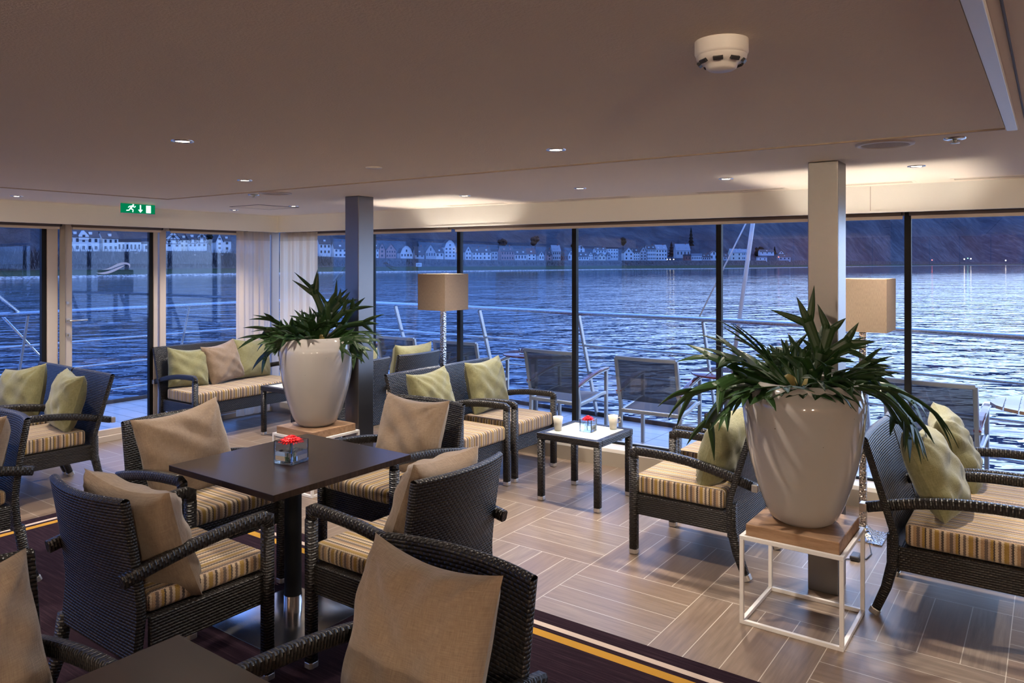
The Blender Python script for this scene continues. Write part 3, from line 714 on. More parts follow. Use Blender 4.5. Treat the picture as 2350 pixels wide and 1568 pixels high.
# ------------------------------------------------------------------ pillows
def pillow_mesh(s, seed, mat, th=.095, h=None):
    h = h or s; rnd = random.Random(seed); P = [(rnd.uniform(0, 6.3), rnd.uniform(2.5, 7), rnd.uniform(2.5, 7)) for _ in range(7)]
    def crease(u, v):
        a = 0
        for i, (ph, kx, ky) in enumerate(P): a += 1.3*math.sin(kx*u*1.6+ky*v*(1 if i % 2 else -1)*1.6+ph+1.4*math.sin(2.2*u+ph))/(1+.3*i)
        rad = 0
        for cx_, cy_ in ((-1, -1), (1, -1), (-1, 1), (1, 1)):
            dx, dy = u-cx_, v-cy_; d = math.hypot(dx, dy); rad += math.exp(-d*2.2)*math.sin(math.atan2(dy, dx)*14+cx_*2+cy_*3+seed)*min(1, d*4)
        return a*.0030+rad*.012
    def fn(sg):
        def g(a, b):
            u, v = 2*a-1, 2*b-1
            x = s/2*u*(1-.050*(1-v*v)*abs(u)**3); z = h/2*v*(1-.055*(1-u*u)*abs(v)**3)
            if v > 0: z -= .018*(1-u*u)*v
            e = max(0, (1-abs(u)**3))**.5*max(0, (1-abs(v)**3))**.5
            y = sg*(th*e)+crease(u, v)*min(1, e*2.2)*(1 if sg > 0 else .4)
            y += .012*math.sin(u*2+seed)*abs(v)
            return (x, y, z)
        return g
    m = B(); m.grid(fn(1), 34, 34, uvfn=lambda u, v: (u*s, v*h), flip=True); m.grid(fn(-1), 34, 34, uvfn=lambda u, v: (u*s, v*h))
    return m
def pillow(chair, lx, ly, lz, tilt, roll, yaw, s, mat, seed, label, grp, th=.095, h=None):
    """+tilt leans the top backwards (towards -y of the chair)"""
    me = pillow_mesh(s, seed, mat, th, h)
    o = me.build('throw_pillow', mat); tag(o, label, 'pillow', grp)
    bpy.context.view_layer.update()
    Mw = Matrix.Translation(chair.location) @ Matrix.Rotation(chair.rotation_euler.z, 4, 'Z')
    o.matrix_world = Mw @ Matrix.Translation((lx, ly, lz)) @ Matrix.Rotation(R(yaw), 4, 'Z') @ Matrix.Rotation(R(tilt), 4, 'X') @ Matrix.Rotation(R(roll), 4, 'Y')
    return o
chairs = [o for o in C.objects if o.parent is None and o.get('category') == 'chair']
dn = {o['label']: o for o in chairs}
Dc = [dn[d[3]] for d in D_]; Lc = [dn[l[3]] for l in L_]
GP = 'camel pillows on the dining armchairs'; GO = 'olive green pillows on the lounge chairs'
CM, OL = 'camel cloth', 'olive cloth'
pillow(Dc[0], .06, -.125, .665, 21, 4, 8, .47, CM, 11, 'camel pillow on the armchair with its back to the camera, one corner pointing up', GP)
pillow(Dc[1], .02, -.12, .690, 17, 7, -4, .48, CM, 12, 'camel pillow with pointed corner behind the left end of the table', GP)
pillow(Dc[2], -.01, -.12, .680, 17, 0, 0, .47, CM, 13, 'camel pillow behind the right far corner of the table', GP)
pillow(Dc[3], .01, -.13, .680, 19, 3, 4, .46, CM, 14, 'camel pillow wedged in the armchair right of the table, seen edge on', GP)
pillow(Dc[4], -.01, -.125, .680, 16, -1, 0, .47, CM, 15, 'largest camel pillow in the foreground, facing the camera', GP, .085)
pillow(Dc[5], -.06, -.13, .680, 18, 0, 0, .46, CM, 16, 'brownish camel pillow at the left edge, half way up the photo', GP)
pillow(Dc[6], 0, -.11, .680, 18, 3, 4, .46, CM, 17, 'camel pillow in the bottom left corner', GP)
pillow(Lc[0], -.02, -.19, .655, 15, -3, -6, .43, OL, 21, 'green pillow of the left pair, the one nearer the camera', GO)
pillow(Lc[1], .02, -.14, .650, 18, 8, 20, .43, OL, 22, 'crumpled green pillow of the left pair, nearer the glass door', GO)
pillow(Lc[2], .0, -.20, .655, 17, 2, 0, .43, OL, 23, 'green pillow partly hidden behind the camel pillow right of the table', GO)
pillow(Lc[3], .0, -.18, .665, 12, 3, -4, .44, OL, 24, 'upright green pillow on the lounge chair by the window left of the cup table', GO)
pillow(Lc[4], -.05, -.15, .640, 18, -4, -6, .42, OL, 25, 'green pillow squeezed behind the big planter on its left', GO)
pillow(Lc[6], -.03, -.13, .650, 26, -4, -6, .44, OL, 26, 'leaning green pillow in front at the right edge', GO)
pillow(Lc[7], -.02, -.11, .650, 24, 4, 8, .44, OL, 27, 'leaning green pillow at the right edge nearer the window', GO)
pillow(dn['wicker armchair behind the left floor lamp, back to the viewer'], .04, -.14, .72, 12, 0, 0, .46, OL, 28, 'green pillow just showing beside the armchair behind the left floor lamp', GO)
pillow(dn['wicker armchair half hidden behind the far pillar, back to the viewer'], .0, -.14, .72, 12, 0, 0, .46, OL, 33, 'green pillow on the armchair half hidden by the far pillar', GO)
pillow(so, .38, -.19, .640, 17, -6, -6, .40, OL, 29, 'green pillow at the left end of the sofa', 'pillows on the sofa')
pillow(so, .02, -.15, .655, 17, 7, 6, .42, CM, 30, 'sand coloured pillow in the middle of the sofa', 'pillows on the sofa')
pillow(so, -.36, -.20, .655, 15, -3, -2, .43, OL, 31, 'green pillow at the right end of the sofa behind the fern', 'pillows on the sofa')

# ------------------------------------------------------------------ tables
def dining_table(x0, x1, y0, y1, label):
    t = empty('dining_table', ((x0+x1)/2, (y0+y1)/2, 0), label=label, cat='table', group='dark square dining tables')
    f = B(); w, d = x1-x0, y1-y0; f.bx(-w/2, w/2, -d/2, d/2, .712, .74); f.build('tabletop', 'dark wood', t, bevel=.0015)
    f = B(); f.lathe([(.042, .012), (.042, .10)], 28, capb=False); f.build('chrome_collar', 'chrome', t)
    f = B(); f.lathe([(.040, .10), (.040, .70)], 28, capb=False); f.bx(-.18, .18, -.18, .18, .70, .712); f.build('column', 'black frame', t)
    f = B(); g = f.grid(lambda u, v: ((u-.5)*.46, (v-.5)*.46, .008+.016*(max(0, (1-abs(2*u-1)))*max(0, (1-abs(2*v-1))))**.6), 12, 12); f.bx(-.23, .23, -.23, .23, .0072, .0085); [f.v.__setitem__(i, (v[0]*1.1, v[1]*1.1-.05, v[2])) for i, v in enumerate(f.v)]; f.build('base_plate', 'chrome', t)
    return t
dining_table(-3.34, -2.56, 1.90, 2.70, 'dark square dining table with the red flower on it')
dining_table(-1.80, -1.02, .25, 1.05, 'dark dining table cut off by the bottom edge')
def side_table(x, y, label):
    t = empty('wicker_side_table', (x, y, 0), label=label, cat='side table', group='wicker side tables with glass tops')
    for sx in (-1, 1):
        for s_ in (-1, 1): wicker_leg(t, [(sx*.228, s_*.228, 0), (sx*.228, s_*.228, .44)], .046)
    f = B()
    for a, b, c, d in ((-.252, .252, -.252, -.205), (-.252, .252, .205, .252), (-.252, -.205, -.205, .205), (.205, .252, -.205, .205)): f.bx(a, b, c, d, .435, .481)
    f.build('wicker_rim', 'wicker', t, bevel=.006)
    f = B(); f.bx(-.204, .204, -.204, .204, .465, .478); f.build('glass_top', 'milk glass', t)
    return t
side_table(-2.72, 4.67, 'wicker side table with white glass top carrying two cups')
side_table(-6.03, 4.76, 'wicker side table in front of the sofa, partly behind the far planter')

def flower_vase(x, y, z, s, rz, label, seed):
    t = empty('flower_vase', (x, y, z+.001), rz, label, 'vase', 'glass cube vases with a red gerbera'); k = s/2; w = .006; h = s*.94
    f = B()
    for a, b, c, d in ((-k, k, -k, -k+w), (-k, k, k-w, k), (-k, -k+w, -k+w, k-w), (k-w, k, -k+w, k-w)): f.bx(a, b, c, d, 0, h)
    f.bx(-k+w, k-w, -k+w, k-w, 0, .014); f.build('glass_cube', 'vase glass', t, bevel=.002)
    f = B(); f.bx(-k+w+.001, k-w-.001, -k+w+.001, k-w-.001, .015, h*.52); f.build('water', 'water in vase', t)
    fl = B(); rn = random.Random(seed); zc = h*.93
    for ring, (n, r, up) in enumerate(((20, s*.50, .0), (20, s*.46, .010), (16, s*.34, .018), (12, s*.20, .024))):
        for i in range(n):
            a = 2*PI*(i+.5*(ring % 2))/n+rn.uniform(-.05, .05); d = Vector((math.cos(a), math.sin(a), 0)); sd = Vector((-d.y, d.x, 0)); wv = s*.075
            p0 = Vector((0, 0, zc-.004)); b = len(fl.v); rr = r*rn.uniform(.92, 1.05)
            pts = [p0-sd*wv*.4, p0+sd*wv*.4, p0+d*rr*.6+sd*wv+Vector((0, 0, up+.006)), p0+d*rr+Vector((0, 0, up+rn.uniform(-.004, .004))), p0+d*rr*.6-sd*wv+Vector((0, 0, up+.006))]
            fl.v += [tuple(p) for p in pts]; fl.face((b, b+1, b+2, b+3, b+4), [(0, 0)]*5)
    fl.lathe([(s*.10, zc+.01), (s*.08, zc+.026), (.001, zc+.03)], 14, capb=False, mi=0)
    fl.build('petals', 'petal', t, solid=.0012)
    f = B(); f.sweep([(k*.1, -k*.25, .016), (0, -.004, h*.35), (0, 0, zc-.002)], .006); f.build('stem', 'flower stem', t)
    return t
flower_vase(-2.925, 2.27, .74, .112, R(8), 'glass cube vase with red gerbera on the dark dining table', 1)
flower_vase(-2.700, 4.675, .478, .094, R(4), 'glass cube vase with red gerbera on the side table between the cups', 2)
def cup(x, y, a, label):
    t = empty('cup', (x, y, .4795), R(a), label, 'cup', 'cream cups on the side table')
    f = B(); f.lathe([(.024, 0), (.026, .004), (.030, .045), (.0375, .098), (.0345, .098), (.027, .045), (.022, .008), (.001, .007)], 28); f.build('bowl', 'cup', t)
    f = B(); f.sweep([(.031, 0, .080), (.050, 0, .086), (.056, 0, .070), (.050, 0, .052), (.030, 0, .046)], .007); f.build('handle', 'cup', t)
cup(-2.885, 4.565, 120, 'cream cup on the left of the vase, on the side table')
cup(-2.585, 4.835, 25, 'cream cup with visible handle on the right of the vase')

# ------------------------------------------------------------------ plant stands and potted ferns
def stand(x, y, label):
    t = empty('plant_stand', (x, y, 0), label=label, cat='plant stand', group='white wire plant stands'); k = .2275; w = .018
    f = B(); r = k-w/2
    for z in (w/2, .41-w/2):
        f.bx(-k, k, -k, -k+w, z-w/2, z+w/2); f.bx(-k, k, k-w, k, z-w/2, z+w/2); f.bx(-k, -k+w, -k+w, k-w, z-w/2, z+w/2); f.bx(k-w, k, -k+w, k-w, z-w/2, z+w/2)
    for sx in (-1, 1):
        for s_ in (-1, 1): f.bx(sx*r-w/2, sx*r+w/2, s_*r-w/2, s_*r+w/2, w, .41-w)
    f.build('frame', 'white metal', t, bevel=.0015)
    f = B(); f.bx(-k+w+.004, k-w-.004, -k+w+.004, k-w-.004, .385, .462); f.build('wooden_top', 'teak', t, bevel=.004)
stand(-.962, 3.692, 'white metal plant stand with wooden top under the near planter')
stand(-4.515, 3.735, 'white metal plant stand with wooden top under the far planter')

def frond(f, p, d, up, L, w0, w1, depth, droop, rn, uo=0.0):
    """strap leaf that forks like an antler"""
    n = 5 if depth else 6; side = d.cross(up).normalized(); prev = None; d = d.copy(); p = p.copy(); step = L/n; tw = rn.uniform(-.12, .12)
    for i in range(n+1):
        t = i/n
        w = (w0+(w1-w0)*t**1.8) if depth else w0*(1-t)**.75*(1+.35*math.sin(PI*t))
        if not depth and i == n: w = .0008
        side = (side-d*side.dot(d)).normalized(); nn = side.cross(d).normalized()
        b = len(f.v); f.v += [tuple(p-side*w/2+nn*w*.10), tuple(p-nn*w*.05), tuple(p+side*w/2+nn*w*.10)]
        if prev is not None:
            y0, y1 = (i-1)/n*L, t*L
            f.face((prev, prev+1, b+1, b), [(0+uo, y0), (.02+uo, y0), (.02+uo, y1), (uo, y1)], 0, True)
            f.face((prev+1, prev+2, b+2, b+1), [(.02+uo, y0), (.04+uo, y0), (.04+uo, y1), (.02+uo, y1)], 0, True)
        prev = b
        if i < n:
            p = p+d*step; d = (d+Vector((0, 0, -1))*droop*step*7+side*tw*step*3).normalized()
    if depth:
        k = 3 if (rn.random() < .35) else 2
        angs = (-.52, .50) if k == 2 else (-.62, .02, .60)
        for a in angs:
            a *= rn.uniform(.75, 1.25); dd = (d*math.cos(a)+side*math.sin(a)).normalized(); nn = side.cross(d).normalized()
            frond(f, p-d*step*.75+side*(math.sin(a)*w1*.30), dd, nn, L*rn.uniform(.62, .95), w1*.60, w1*.74, depth-1, droop*1.35, rn, uo)
def potted_fern(x, y, z, label, seed, specs):
    t = empty('potted_fern', (x, y, z), label=label, cat='potted plant', group='staghorn ferns in tall white planters')
    P = [(.112, 0), (.125, .004), (.150, .024), (.168, .06), (.188, .106), (.215, .189), (.238, .272), (.255, .354), (.267, .439), (.275, .522), (.277, .560), (.275, .582), (.272, .588), (.268, .604), (.256, .635), (.242, .654), (.233, .662), (.226, .665), (.219, .660), (.214, .640), (.222, .58), (.224, .50)]
    f = B(); f.lathe(P, 64); f.build('planter', 'glaze', t)
    f = B(); f.lathe([(.222, .59), (.15, .61), (.001, .62)], 32, capb=False); f.build('soil', 'soil', t)
    rn = random.Random(seed)
    for (az, el, L, w, dr, dp, r0) in specs:
        L *= .68 if el > 58 else .84; w *= .80 if el > 58 else .95
        a = R(az); e = R(el); d = Vector((math.cos(a)*math.cos(e), math.sin(a)*math.cos(e), math.sin(e)))
        p = Vector((math.cos(a)*r0, math.sin(a)*r0, .62)); up = Vector((-math.cos(a)*math.sin(e), -math.sin(a)*math.sin(e), math.cos(e))); up = Matrix.Rotation(R(rn.uniform(-65, 65)), 3, d) @ up
        if el > 58: cdr = Vector((-x, -y, 0)).normalized(); up = (cdr-d*cdr.dot(d)).normalized(); up = Matrix.Rotation(R(rn.uniform(-35, 35)), 3, d) @ up
        f = B(); frond(f, p, d, up, L, w*.6, w*1.55, dp, dr, rn, rn.random()); f.build('frond', 'leaf', t, solid=.0016)
    for k in range(2):
        f = B(); f.lathe([(.010, 0), (.035, .02), (.045, .05), (.030, .085), (.006, .10)], 10, (.03-.11*k, .02+.03*k, .58)); f.build('bud', 'leaf bud', t)
# azimuths measured in the room frame: camera looks along ~126 deg; screen right is ~36 deg, left ~216 deg, towards the viewer ~306 deg
def gen(seed, tall, K=1.0):
    rn = random.Random(seed); S = []
    for i in range(22): S.append((rn.uniform(122, 410), rn.uniform(8, 38), K*rn.uniform(.15, .23), rn.uniform(.038, .058), rn.uniform(.12, .38), 2, rn.uniform(.05, .13)))
    for i in range(9): S.append((rn.uniform(0, 360), rn.uniform(40, 68), rn.uniform(.13, .20), rn.uniform(.034, .05), rn.uniform(.10, .3), 2, rn.uniform(.0, .08)))
    return S+tall
nearF = gen(5, [(20, 80, .30, .062, .05, 2, .05), (60, 66, .27, .055, .25, 2, .06), (212, 38, .30, .060, .10, 2, .08), (220, 24, .30, .055, .15, 2, .10), (214, 12, .30, .05, .3, 2, .12), (36, 14, .34, .06, .35, 2, .12), (12, 18, .34, .055, .35, 2, .12), (350, 20, .30, .055, .45, 2, .12), (216, 52, .26, .045, .1, 2, .05), (226, 5, .24, .05, .4, 2, .14), (28, 4, .28, .05, .45, 2, .14)])
farF = gen(8, [(50, 78, .34, .060, .03, 2, .04), (20, 66, .27, .05, .1, 2, .05), (80, 84, .38, .05, .02, 2, .02), (216, 20, .28, .075, .12, 2, .07), (205, 10, .25, .07, .3, 2, .10), (228, 34, .24, .07, .15, 2, .07), (36, 26, .25, .06, .2, 2, .08), (28, 10, .22, .05, .4, 2, .10), (45, 44, .26, .055, .15, 2, .06)], .82)
potted_fern(-.962, 3.692, .463, 'large white glazed planter with staghorn fern, nearer the camera on the right', 3, nearF)
potted_fern(-4.515, 3.735, .463, 'white glazed planter with staghorn fern in front of the far pillar', 4, farF)

# ------------------------------------------------------------------ floor lamps
def floor_lamp(x, y, label, rz=0):
    t = empty('floor_lamp', (x, y, 0), rz, label, 'floor lamp', 'floor lamps with square shades'); k = .157; z0, z1 = 1.268, 1.585
    f = B(); w = .004
    f.bx(-k, k, -k, -k+w, z0, z1); f.bx(-k, k, k-w, k, z0, z1); f.bx(-k, -k+w, -k+w, k-w, z0, z1); f.bx(k-w, k, -k+w, k-w, z0, z1); f.build('lamp_shade', 'shade', t)
    def base(u, v):
        a, b = 2*u-1, 2*v-1; e = max(abs(a), abs(b)); hgt = .008+.10*max(0, 1-e)**2.6
        return (a*.125, b*.125, hgt)
    f = B(); f.grid(base, 24, 24); f.bx(-.125, .125, -.125, .125, 0.0005, .0085); f.build('base', 'hammered', t)
    f = B(); f.box((0, 0, .66), (.040, .040, 1.20)); f.build('pole', 'hammered', t, bevel=.003)
    f = B(); f.lathe([(.012, 1.26), (.012, 1.33), (.020, 1.33), (.020, 1.355)], 14); f.box((0, 0, 1.325), (.30, .004, .004)); f.box((0, 0, 1.325), (.004, .30, .004)); f.build('socket', 'chrome', t)
    f = B(); f.lathe([(.012, 1.356), (.028, 1.375), (.031, 1.395), (.024, 1.415), (.001, 1.424)], 16); f.build('bulb', 'bulb glow', t)
    return t
floor_lamp(-.950, 5.01, 'floor lamp with square linen shade right of the near pillar')
floor_lamp(-4.37, 5.02, 'floor lamp with square linen shade between the back-to-back chairs on the left')
t = empty('lamp_cord', (-.95, 4.6, 0), label='black lamp cable with foot switch on the floor behind the near plant stand', cat='cable')
f = B(); f.sweep([(.02, .40, .004), (.06, .28, .004), (.10, .12, .004), (.09, .02, .004), (.045, -.01, .004), (.0, -.04, .004), (-.05, -.16, .004)], .006); f.build('cord', 'dark plastic', t)
f = B(); f.box((.04, -.005, .016), (.05, .09, .026)); f.build('foot_switch', 'dark plastic', t, bevel=.008)

# ------------------------------------------------------------------ outside deck
deck = [(-9.16, YBK), (3.2, YBK), (4.5, 6.15), (1.2, 6.62), (-.2, 6.90), (-1.0, 7.03), (-2.6, 7.14), (-4.2, 7.24), (-5.8, 7.32), (-8.6, 7.36), (-9.16, 7.1)]
def poly_slab(pts, z0, z1, name, mat):
    f = B(); n = len(pts); f.v = [(a, b, z1) for a, b in pts]+[(a, b, z0) for a, b in pts]
    f.face(tuple(range(n)), [(0, 0)]*n); f.face(tuple(n+i for i in reversed(range(n))), [(0, 0)]*n)
    for i in range(n): j = (i+1) % n; f.face((j, i, n+i, n+j), [(0, 0)]*4)
    return f.build(name, mat)
struct(poly_slab(deck, -.30, -.125, 'ship_hull_top', 'white metal'))
# deck tiles: a strip beyond the long windows and one beyond the door wall
f = B(); dB = [(-9.16, YBK), (-7.36, YBK), (-7.36, yb(-7.36, .30)), (3.2, yb(3.2, .30)), (4.5, 6.15), (1.2, 6.62), (-.2, 6.90), (-1.0, 7.03), (-2.6, 7.14), (-4.2, 7.24), (-5.8, 7.32), (-8.6, 7.36), (-9.16, 7.1)]
struct(poly_slab(dB, -.12, 0, 'deck', 'deck'))
edge = [(4.5, 6.15), (1.2, 6.62), (-.2, 6.90), (-1.0, 7.03), (-2.6, 7.14), (-4.2, 7.24), (-5.8, 7.32), (-8.6, 7.36), (-9.13, 7.1), (-9.13, YBK)]
f = B(); f.sweep([(a, b, .022) for a, b in edge], .03, .045, square=True, smooth=False); struct(f.build('trim_8', 'dark trim'))
# railing leaning inwards
def railpt(i, z):
    k = z/1.15*.40; n = len(edge)
    a = Vector((*edge[i], 0)); pr = Vector((*edge[max(0, i-1)], 0)); nx = Vector((*edge[min(n-1, i+1)], 0)); d = (nx-pr).normalized(); nrm = Vector((-d.y, d.x, 0))
    return a+nrm*k+Vector((0, 0, z))
rl = empty('ship_railing', (0, 0, 0), label='polished steel ship railing with four rails around the outside deck', cat='railing')
for z, w in ((1.15, .048), (.80, .026), (.50, .026), (.18, .026)):
    f = B(); f.sweep([railpt(i, z) for i in range(len(edge))], w, n=12); f.build('top_rail' if z > 1 else 'rail', 'rail steel', rl)
def edge_y(x):
    for (x1, y1), (x0, y0) in zip(edge, edge[1:]):
        if x0 <= x <= x1: return y0+(y1-y0)*(x-x0)/(x1-x0)
for x in (1.5, .12, -1.27, -2.66, -4.06, -5.45, -6.85, -8.2):
    y = edge_y(x); f = B(); f.sweep([(x, y-.0, 0), (x, y-.40, 1.13)], .022, .055, square=True, up=(0, 1, 0), smooth=False); f.build('post', 'deck chair metal', rl)  # posts darker than the rails: backlit shade put into the metal colour
for y in (6.9, 5.23, 3.42, 1.3):
    f = B(); f.sweep([(-9.13, y, 0), (-8.73, y, 1.13)], .032, .022, square=True, up=(0, 1, 0), smooth=False); f.build('post', 'deck chair metal', rl)  # same darker metal, carrying the posts' backlit shade
# gangway handrails at the far left
gw = empty('gangway_rail', (-8.78, 3.3, 0), label='diagonal steel gangway handrail outside the leftmost window', cat='handrail')
f = B(); f.sweep([(.03, .05, 1.15), (.02, -1.1, 2.25)], .042, n=10); f.build('handrail', 'rail steel', gw)
f = B(); f.sweep([(-.10, -.10, 1.12), (-.10, -1.2, 2.12)], .03, n=10); f.build('handrail', 'rail steel', gw)
f = B(); f.sweep([(-.02, -.10, 1.14), (-.12, .40, .55), (-.2, .75, .16)], .026, n=10); f.build('strut', 'rail steel', gw)
# flagpole and stay
f = B(); a = Vector((-2.365, 6.79, .93)); b_ = Vector((-2.245, 6.90, 2.04)); d = (b_-a)
fp = f.sweep([a-d*.80, b_+d*1.6], .040, n=14, taper=[1.05, .9]).build('flagpole', 'white metal'); tag(fp, 'white flagpole leaning beyond the railing left of the near pillar', 'flagpole')
f = B(); f.sweep([(-2.665, 6.665, 1.18), (-2.33, 6.95, 2.04), (-2.10, 7.15, 2.62)], .014, n=8); tag(f.build('stay_rope', 'white metal'), 'white stay rope running from the railing up towards the flagpole', 'rope')

def deck_chair():
    t = empty('deck_chair'); m = 'deck chair metal'; w = .275
    # local +y front
    for s in (-1, 1):
        f = B(); f.sweep([(s*w, -.22, 0), (s*w, -.20, .42), (s*w, -.30, .86)], .032, .036, square=True, up=(0, 1, 0), smooth=False); f.build('rear_leg', m, t)
        f = B(); f.sweep([(s*w, .27, 0), (s*w, .27, .635)], .030, .040, square=True, up=(0, 1, 0), smooth=False); f.build('leg', m, t)
        f = B(); f.sweep([(s*w, .25, .43), (s*w, .16, .425), (s*w, .0, .395), (s*w, -.2, .375)], .028, .034, square=True, smooth=False); f.build('side_rail', m, t)
        ar = B(); pts = [(s*(w+.005), .285-.53*k/8, .650-.115*(k/8)**1.7) for k in range(9)]
        ar.sweep(pts, .045, .018, square=True, smooth=False); a = ar.build('armrest', m, t)
        f = B(); f.sweep([(p[0], p[1], p[2]+.018) for p in pts], .047, .016, square=True, smooth=False); tag(f.build('arm_pad', 'red varnish', a), 'red-brown wooden arm pad')
    f = B(); f.sweep([(-w, -.302, .855), (-w*.5, -.318, .855), (0, -.324, .855), (w*.5, -.318, .855), (w, -.302, .855)], .030, .034, square=True, smooth=False); f.build('back_rail', m, t)
    f = B(); f.sweep([(-w, -.205, .380), (w, -.205, .380)], .025, .035, square=True, smooth=False); f.build('cross_rail', m, t)
    f = B(); f.grid(lambda u, v: ((u-.5)*2*(w-.012), -.214-.082*v-.012*(1-(2*u-1)**2), .475+.37*v), 8, 4); f.build('back_mesh', 'mesh fabric', t, solid=.002)
    f = B(); f.grid(lambda u, v: ((u-.5)*2*(w-.012), -.19+.44*v, .385+.05*v-.018*(1-(2*u-1)**2)), 8, 4); f.build('seat_mesh', 'seat mesh', t, solid=.003)
    return t
dk = deck_chair()
for i, (x, y, a, lb) in enumerate([(-5.88, 6.26, 0, 'aluminium deck chair outside, just right of the far pillar'), (-5.05, 6.27, 2, 'aluminium deck chair outside behind the left floor lamp'),
                                   (-3.80, 6.17, -3, 'aluminium deck chair outside crossed by the black mullion'), (-2.84, 6.17, 2, 'aluminium deck chair outside above the cup table on its right'),
                                   (-.68, 6.16, -3, 'aluminium deck chair outside at the right, behind the green pillows')]):
    place(dk if i == 0 else copy_tree(dk), x, y, a, lb, 'aluminium deck chairs outside')
def deck_table(x, y, r, label, slat=False):
    t = empty('deck_table', (x, y, 0), label=label, cat='outdoor table', group='round outdoor tables')
    if slat:
        f = B(); n = 9
        for k in range(n):
            x0 = -r+2*r*k/n+.004; x1 = -r+2*r*(k+1)/n-.004; h0 = math.sqrt(max(0, r*r-x0*x0)); h1 = math.sqrt(max(0, r*r-x1*x1)); b = len(f.v)
            xm = (x0+x1)/2; hm = math.sqrt(max(0, r*r-xm*xm)); P2 = [(x0, -h0), (xm, -hm), (x1, -h1), (x1, h1), (xm, hm), (x0, h0)]
            f.v += [(p[0], p[1], .722) for p in P2]+[(p[0], p[1], .70) for p in P2]
            f.face(tuple(b+i for i in range(6)), [(0, 0)]*6); f.face(tuple(b+6+i for i in reversed(range(6))), [(0, 0)]*6)
            for i in range(6): j = (i+1) % 6; f.face((b+j, b+i, b+6+i, b+6+j), [(0, 0)]*4)
        f.build('tabletop', 'slat teak', t)
    else:
        f = B(); f.lathe([(.001, .702), (r-.012, .702), (r, .708), (r, .717), (r-.005, .722), (.001, .722)], 56, capb=False); f.build('tabletop', 'red varnish', t)
    f = B(); f.lathe([(.040, .02), (.040, .701)], 24, capb=False); f.build('column', 'brushed steel', t)
    f = B(); f.lathe([(.22, .001), (.22, .014), (.05, .022)], 36); f.build('base_plate', 'brushed steel', t)
deck_table(-4.47, 6.60, .335, 'round red-brown outdoor table carrying the glass ashtray'); deck_table(-2.30, 6.42, .32, 'round red-brown outdoor table left of the near planter')
deck_table(-6.75, 6.50, .33, 'round red-brown outdoor table beside the far pillar'); deck_table(.04, 6.20, .40, 'round slatted outdoor table at the right edge', True)
f = B(); f.lathe([(.050, 0), (.056, .05), (.050, .052), (.045, .012), (.001, .010)], 24); o = f.build('ashtray', 'vase glass'); o.location = (-4.55, 6.52, .7235); tag(o, 'round glass ashtray on the red-brown outdoor table', 'ashtray')

# ------------------------------------------------------------------ river and far bank
f = B(); f.v = [(-3000, -800, WATER), (3000, -800, WATER), (3000, 4000, WATER), (-3000, 4000, WATER)]; f.face((0, 1, 2, 3), [(0, 0)]*4); tag(f.build('river', 'river'), kind='structure')
PX = [-900, -350, 0, 200, 360, 530, 800, 1100, 1400, 1650, 1850, 2050, 2250, 2450, 2800]
WY = [650, 645, 641, 637, 634, 631, 626, 623, 619, 617, 614, 611, 609, 608.5, 608]     # where the water meets the bank
SY = [644, 638, 635, 632, 629.5, 627, 623, 620.6, 617.4, 615.6, 612.9, 610.3, 608.4, 608, 607.6]
GY = [628, 624, 621, 619, 617.5, 616, 612.5, 611.5, 610, 609, 608.5, 607.5, 606.6, 606, 606]
BY = [575, 575, 577, 577, 578, 581, 591, 597, 598, 598, 598, 600, 601.5, 602, 602]
HY = [250, 250, 255, 262, 285, 305, 330, 350, 365, 385, 405, 430, 450, 455, 460]
def itp(T, px):
    if px <= PX[0]: return T[0]
    for i in range(len(PX)-1):
        if px <= PX[i+1]: t = (px-PX[i])/(PX[i+1]-PX[i]); return T[i]+(T[i+1]-T[i])*t
    return T[-1]
def bankD(px): return FPX*(EYE-WATER)/(itp(WY, px)-HZ)
def at(px, D, y=None, z=None):
    if z is None: z = EYE-(y-HZ)*D/FPX
    return cam2w((px-1175)/FPX*D, D, z)
cols = list(range(-900, 2801, 25))
def strip(name, mat, fa, fb, nz=1, jit=0, flat=False):
    rn = random.Random(3); f = B(); n = len(cols)
    for k in range(nz+1):
        for px in cols:
            a, b = fa(px), fb(px); p = a.lerp(b, k/nz); 
            if jit and 0 < k < nz: p.z += rn.uniform(-jit, jit)
            f.v.append(tuple(p))
    for k in range(nz):
        for i in range(n-1): a = k*n+i; f.face((a, a+1, a+n+1, a+n), [(0, 0)]*4, 0, True)
    return tag(f.build(name, mat), kind='structure')
W0 = lambda px: at(px, bankD(px), z=WATER-.3)
S1 = lambda px: at(px, bankD(px)*1.012+1, itp(SY, px)); G1_ = lambda px: at(px, bankD(px)*1.06+6, itp(GY, px))
Q1 = lambda px: at(px, bankD(px)*1.065+8, itp(BY, px)); T1 = lambda px: at(px, bankD(px)*1.2+40, itp(BY, px)+.5)
strip('stone_shore', 'stone edge', W0, S1); strip('grass_bank', 'grass bank', S1, G1_, 3, .1); strip('quay_wall', 'quay wall', G1_, Q1, 2); strip('promenade', 'quay wall', Q1, T1)
# hills
f = B(); rn = random.Random(9); n = len(cols); rows = 16
nz_ = {}
for k in range(rows+1):
    for i, px in enumerate(cols):
        t = k/rows; D = bankD(px)*1.2+40; D2 = D*1.25+520; Dk = D+(D2-D)*t; y0 = itp(BY, px)+.5; y1 = itp(HY, px)+14*math.sin(px*.006)+7*math.sin(px*.021+1)
        z0 = EYE-(y0-HZ)*D/FPX; z1 = EYE-(y1-HZ)*D2/FPX
        z = z0+(z1-z0)*(math.sin(t*PI/2)**1.1)+(rn.uniform(-3.5, 3.5) if 0 < k else 0)
        f.v.append(tuple(at(px, Dk, z=z)))
for k in range(rows):
    for i in range(n-1): a = k*n+i; f.face((a, a+1, a+n+1, a+n), [(0, 0)]*4, 0, True)
tag(f.build('wooded_hills', 'hill'), kind='structure')
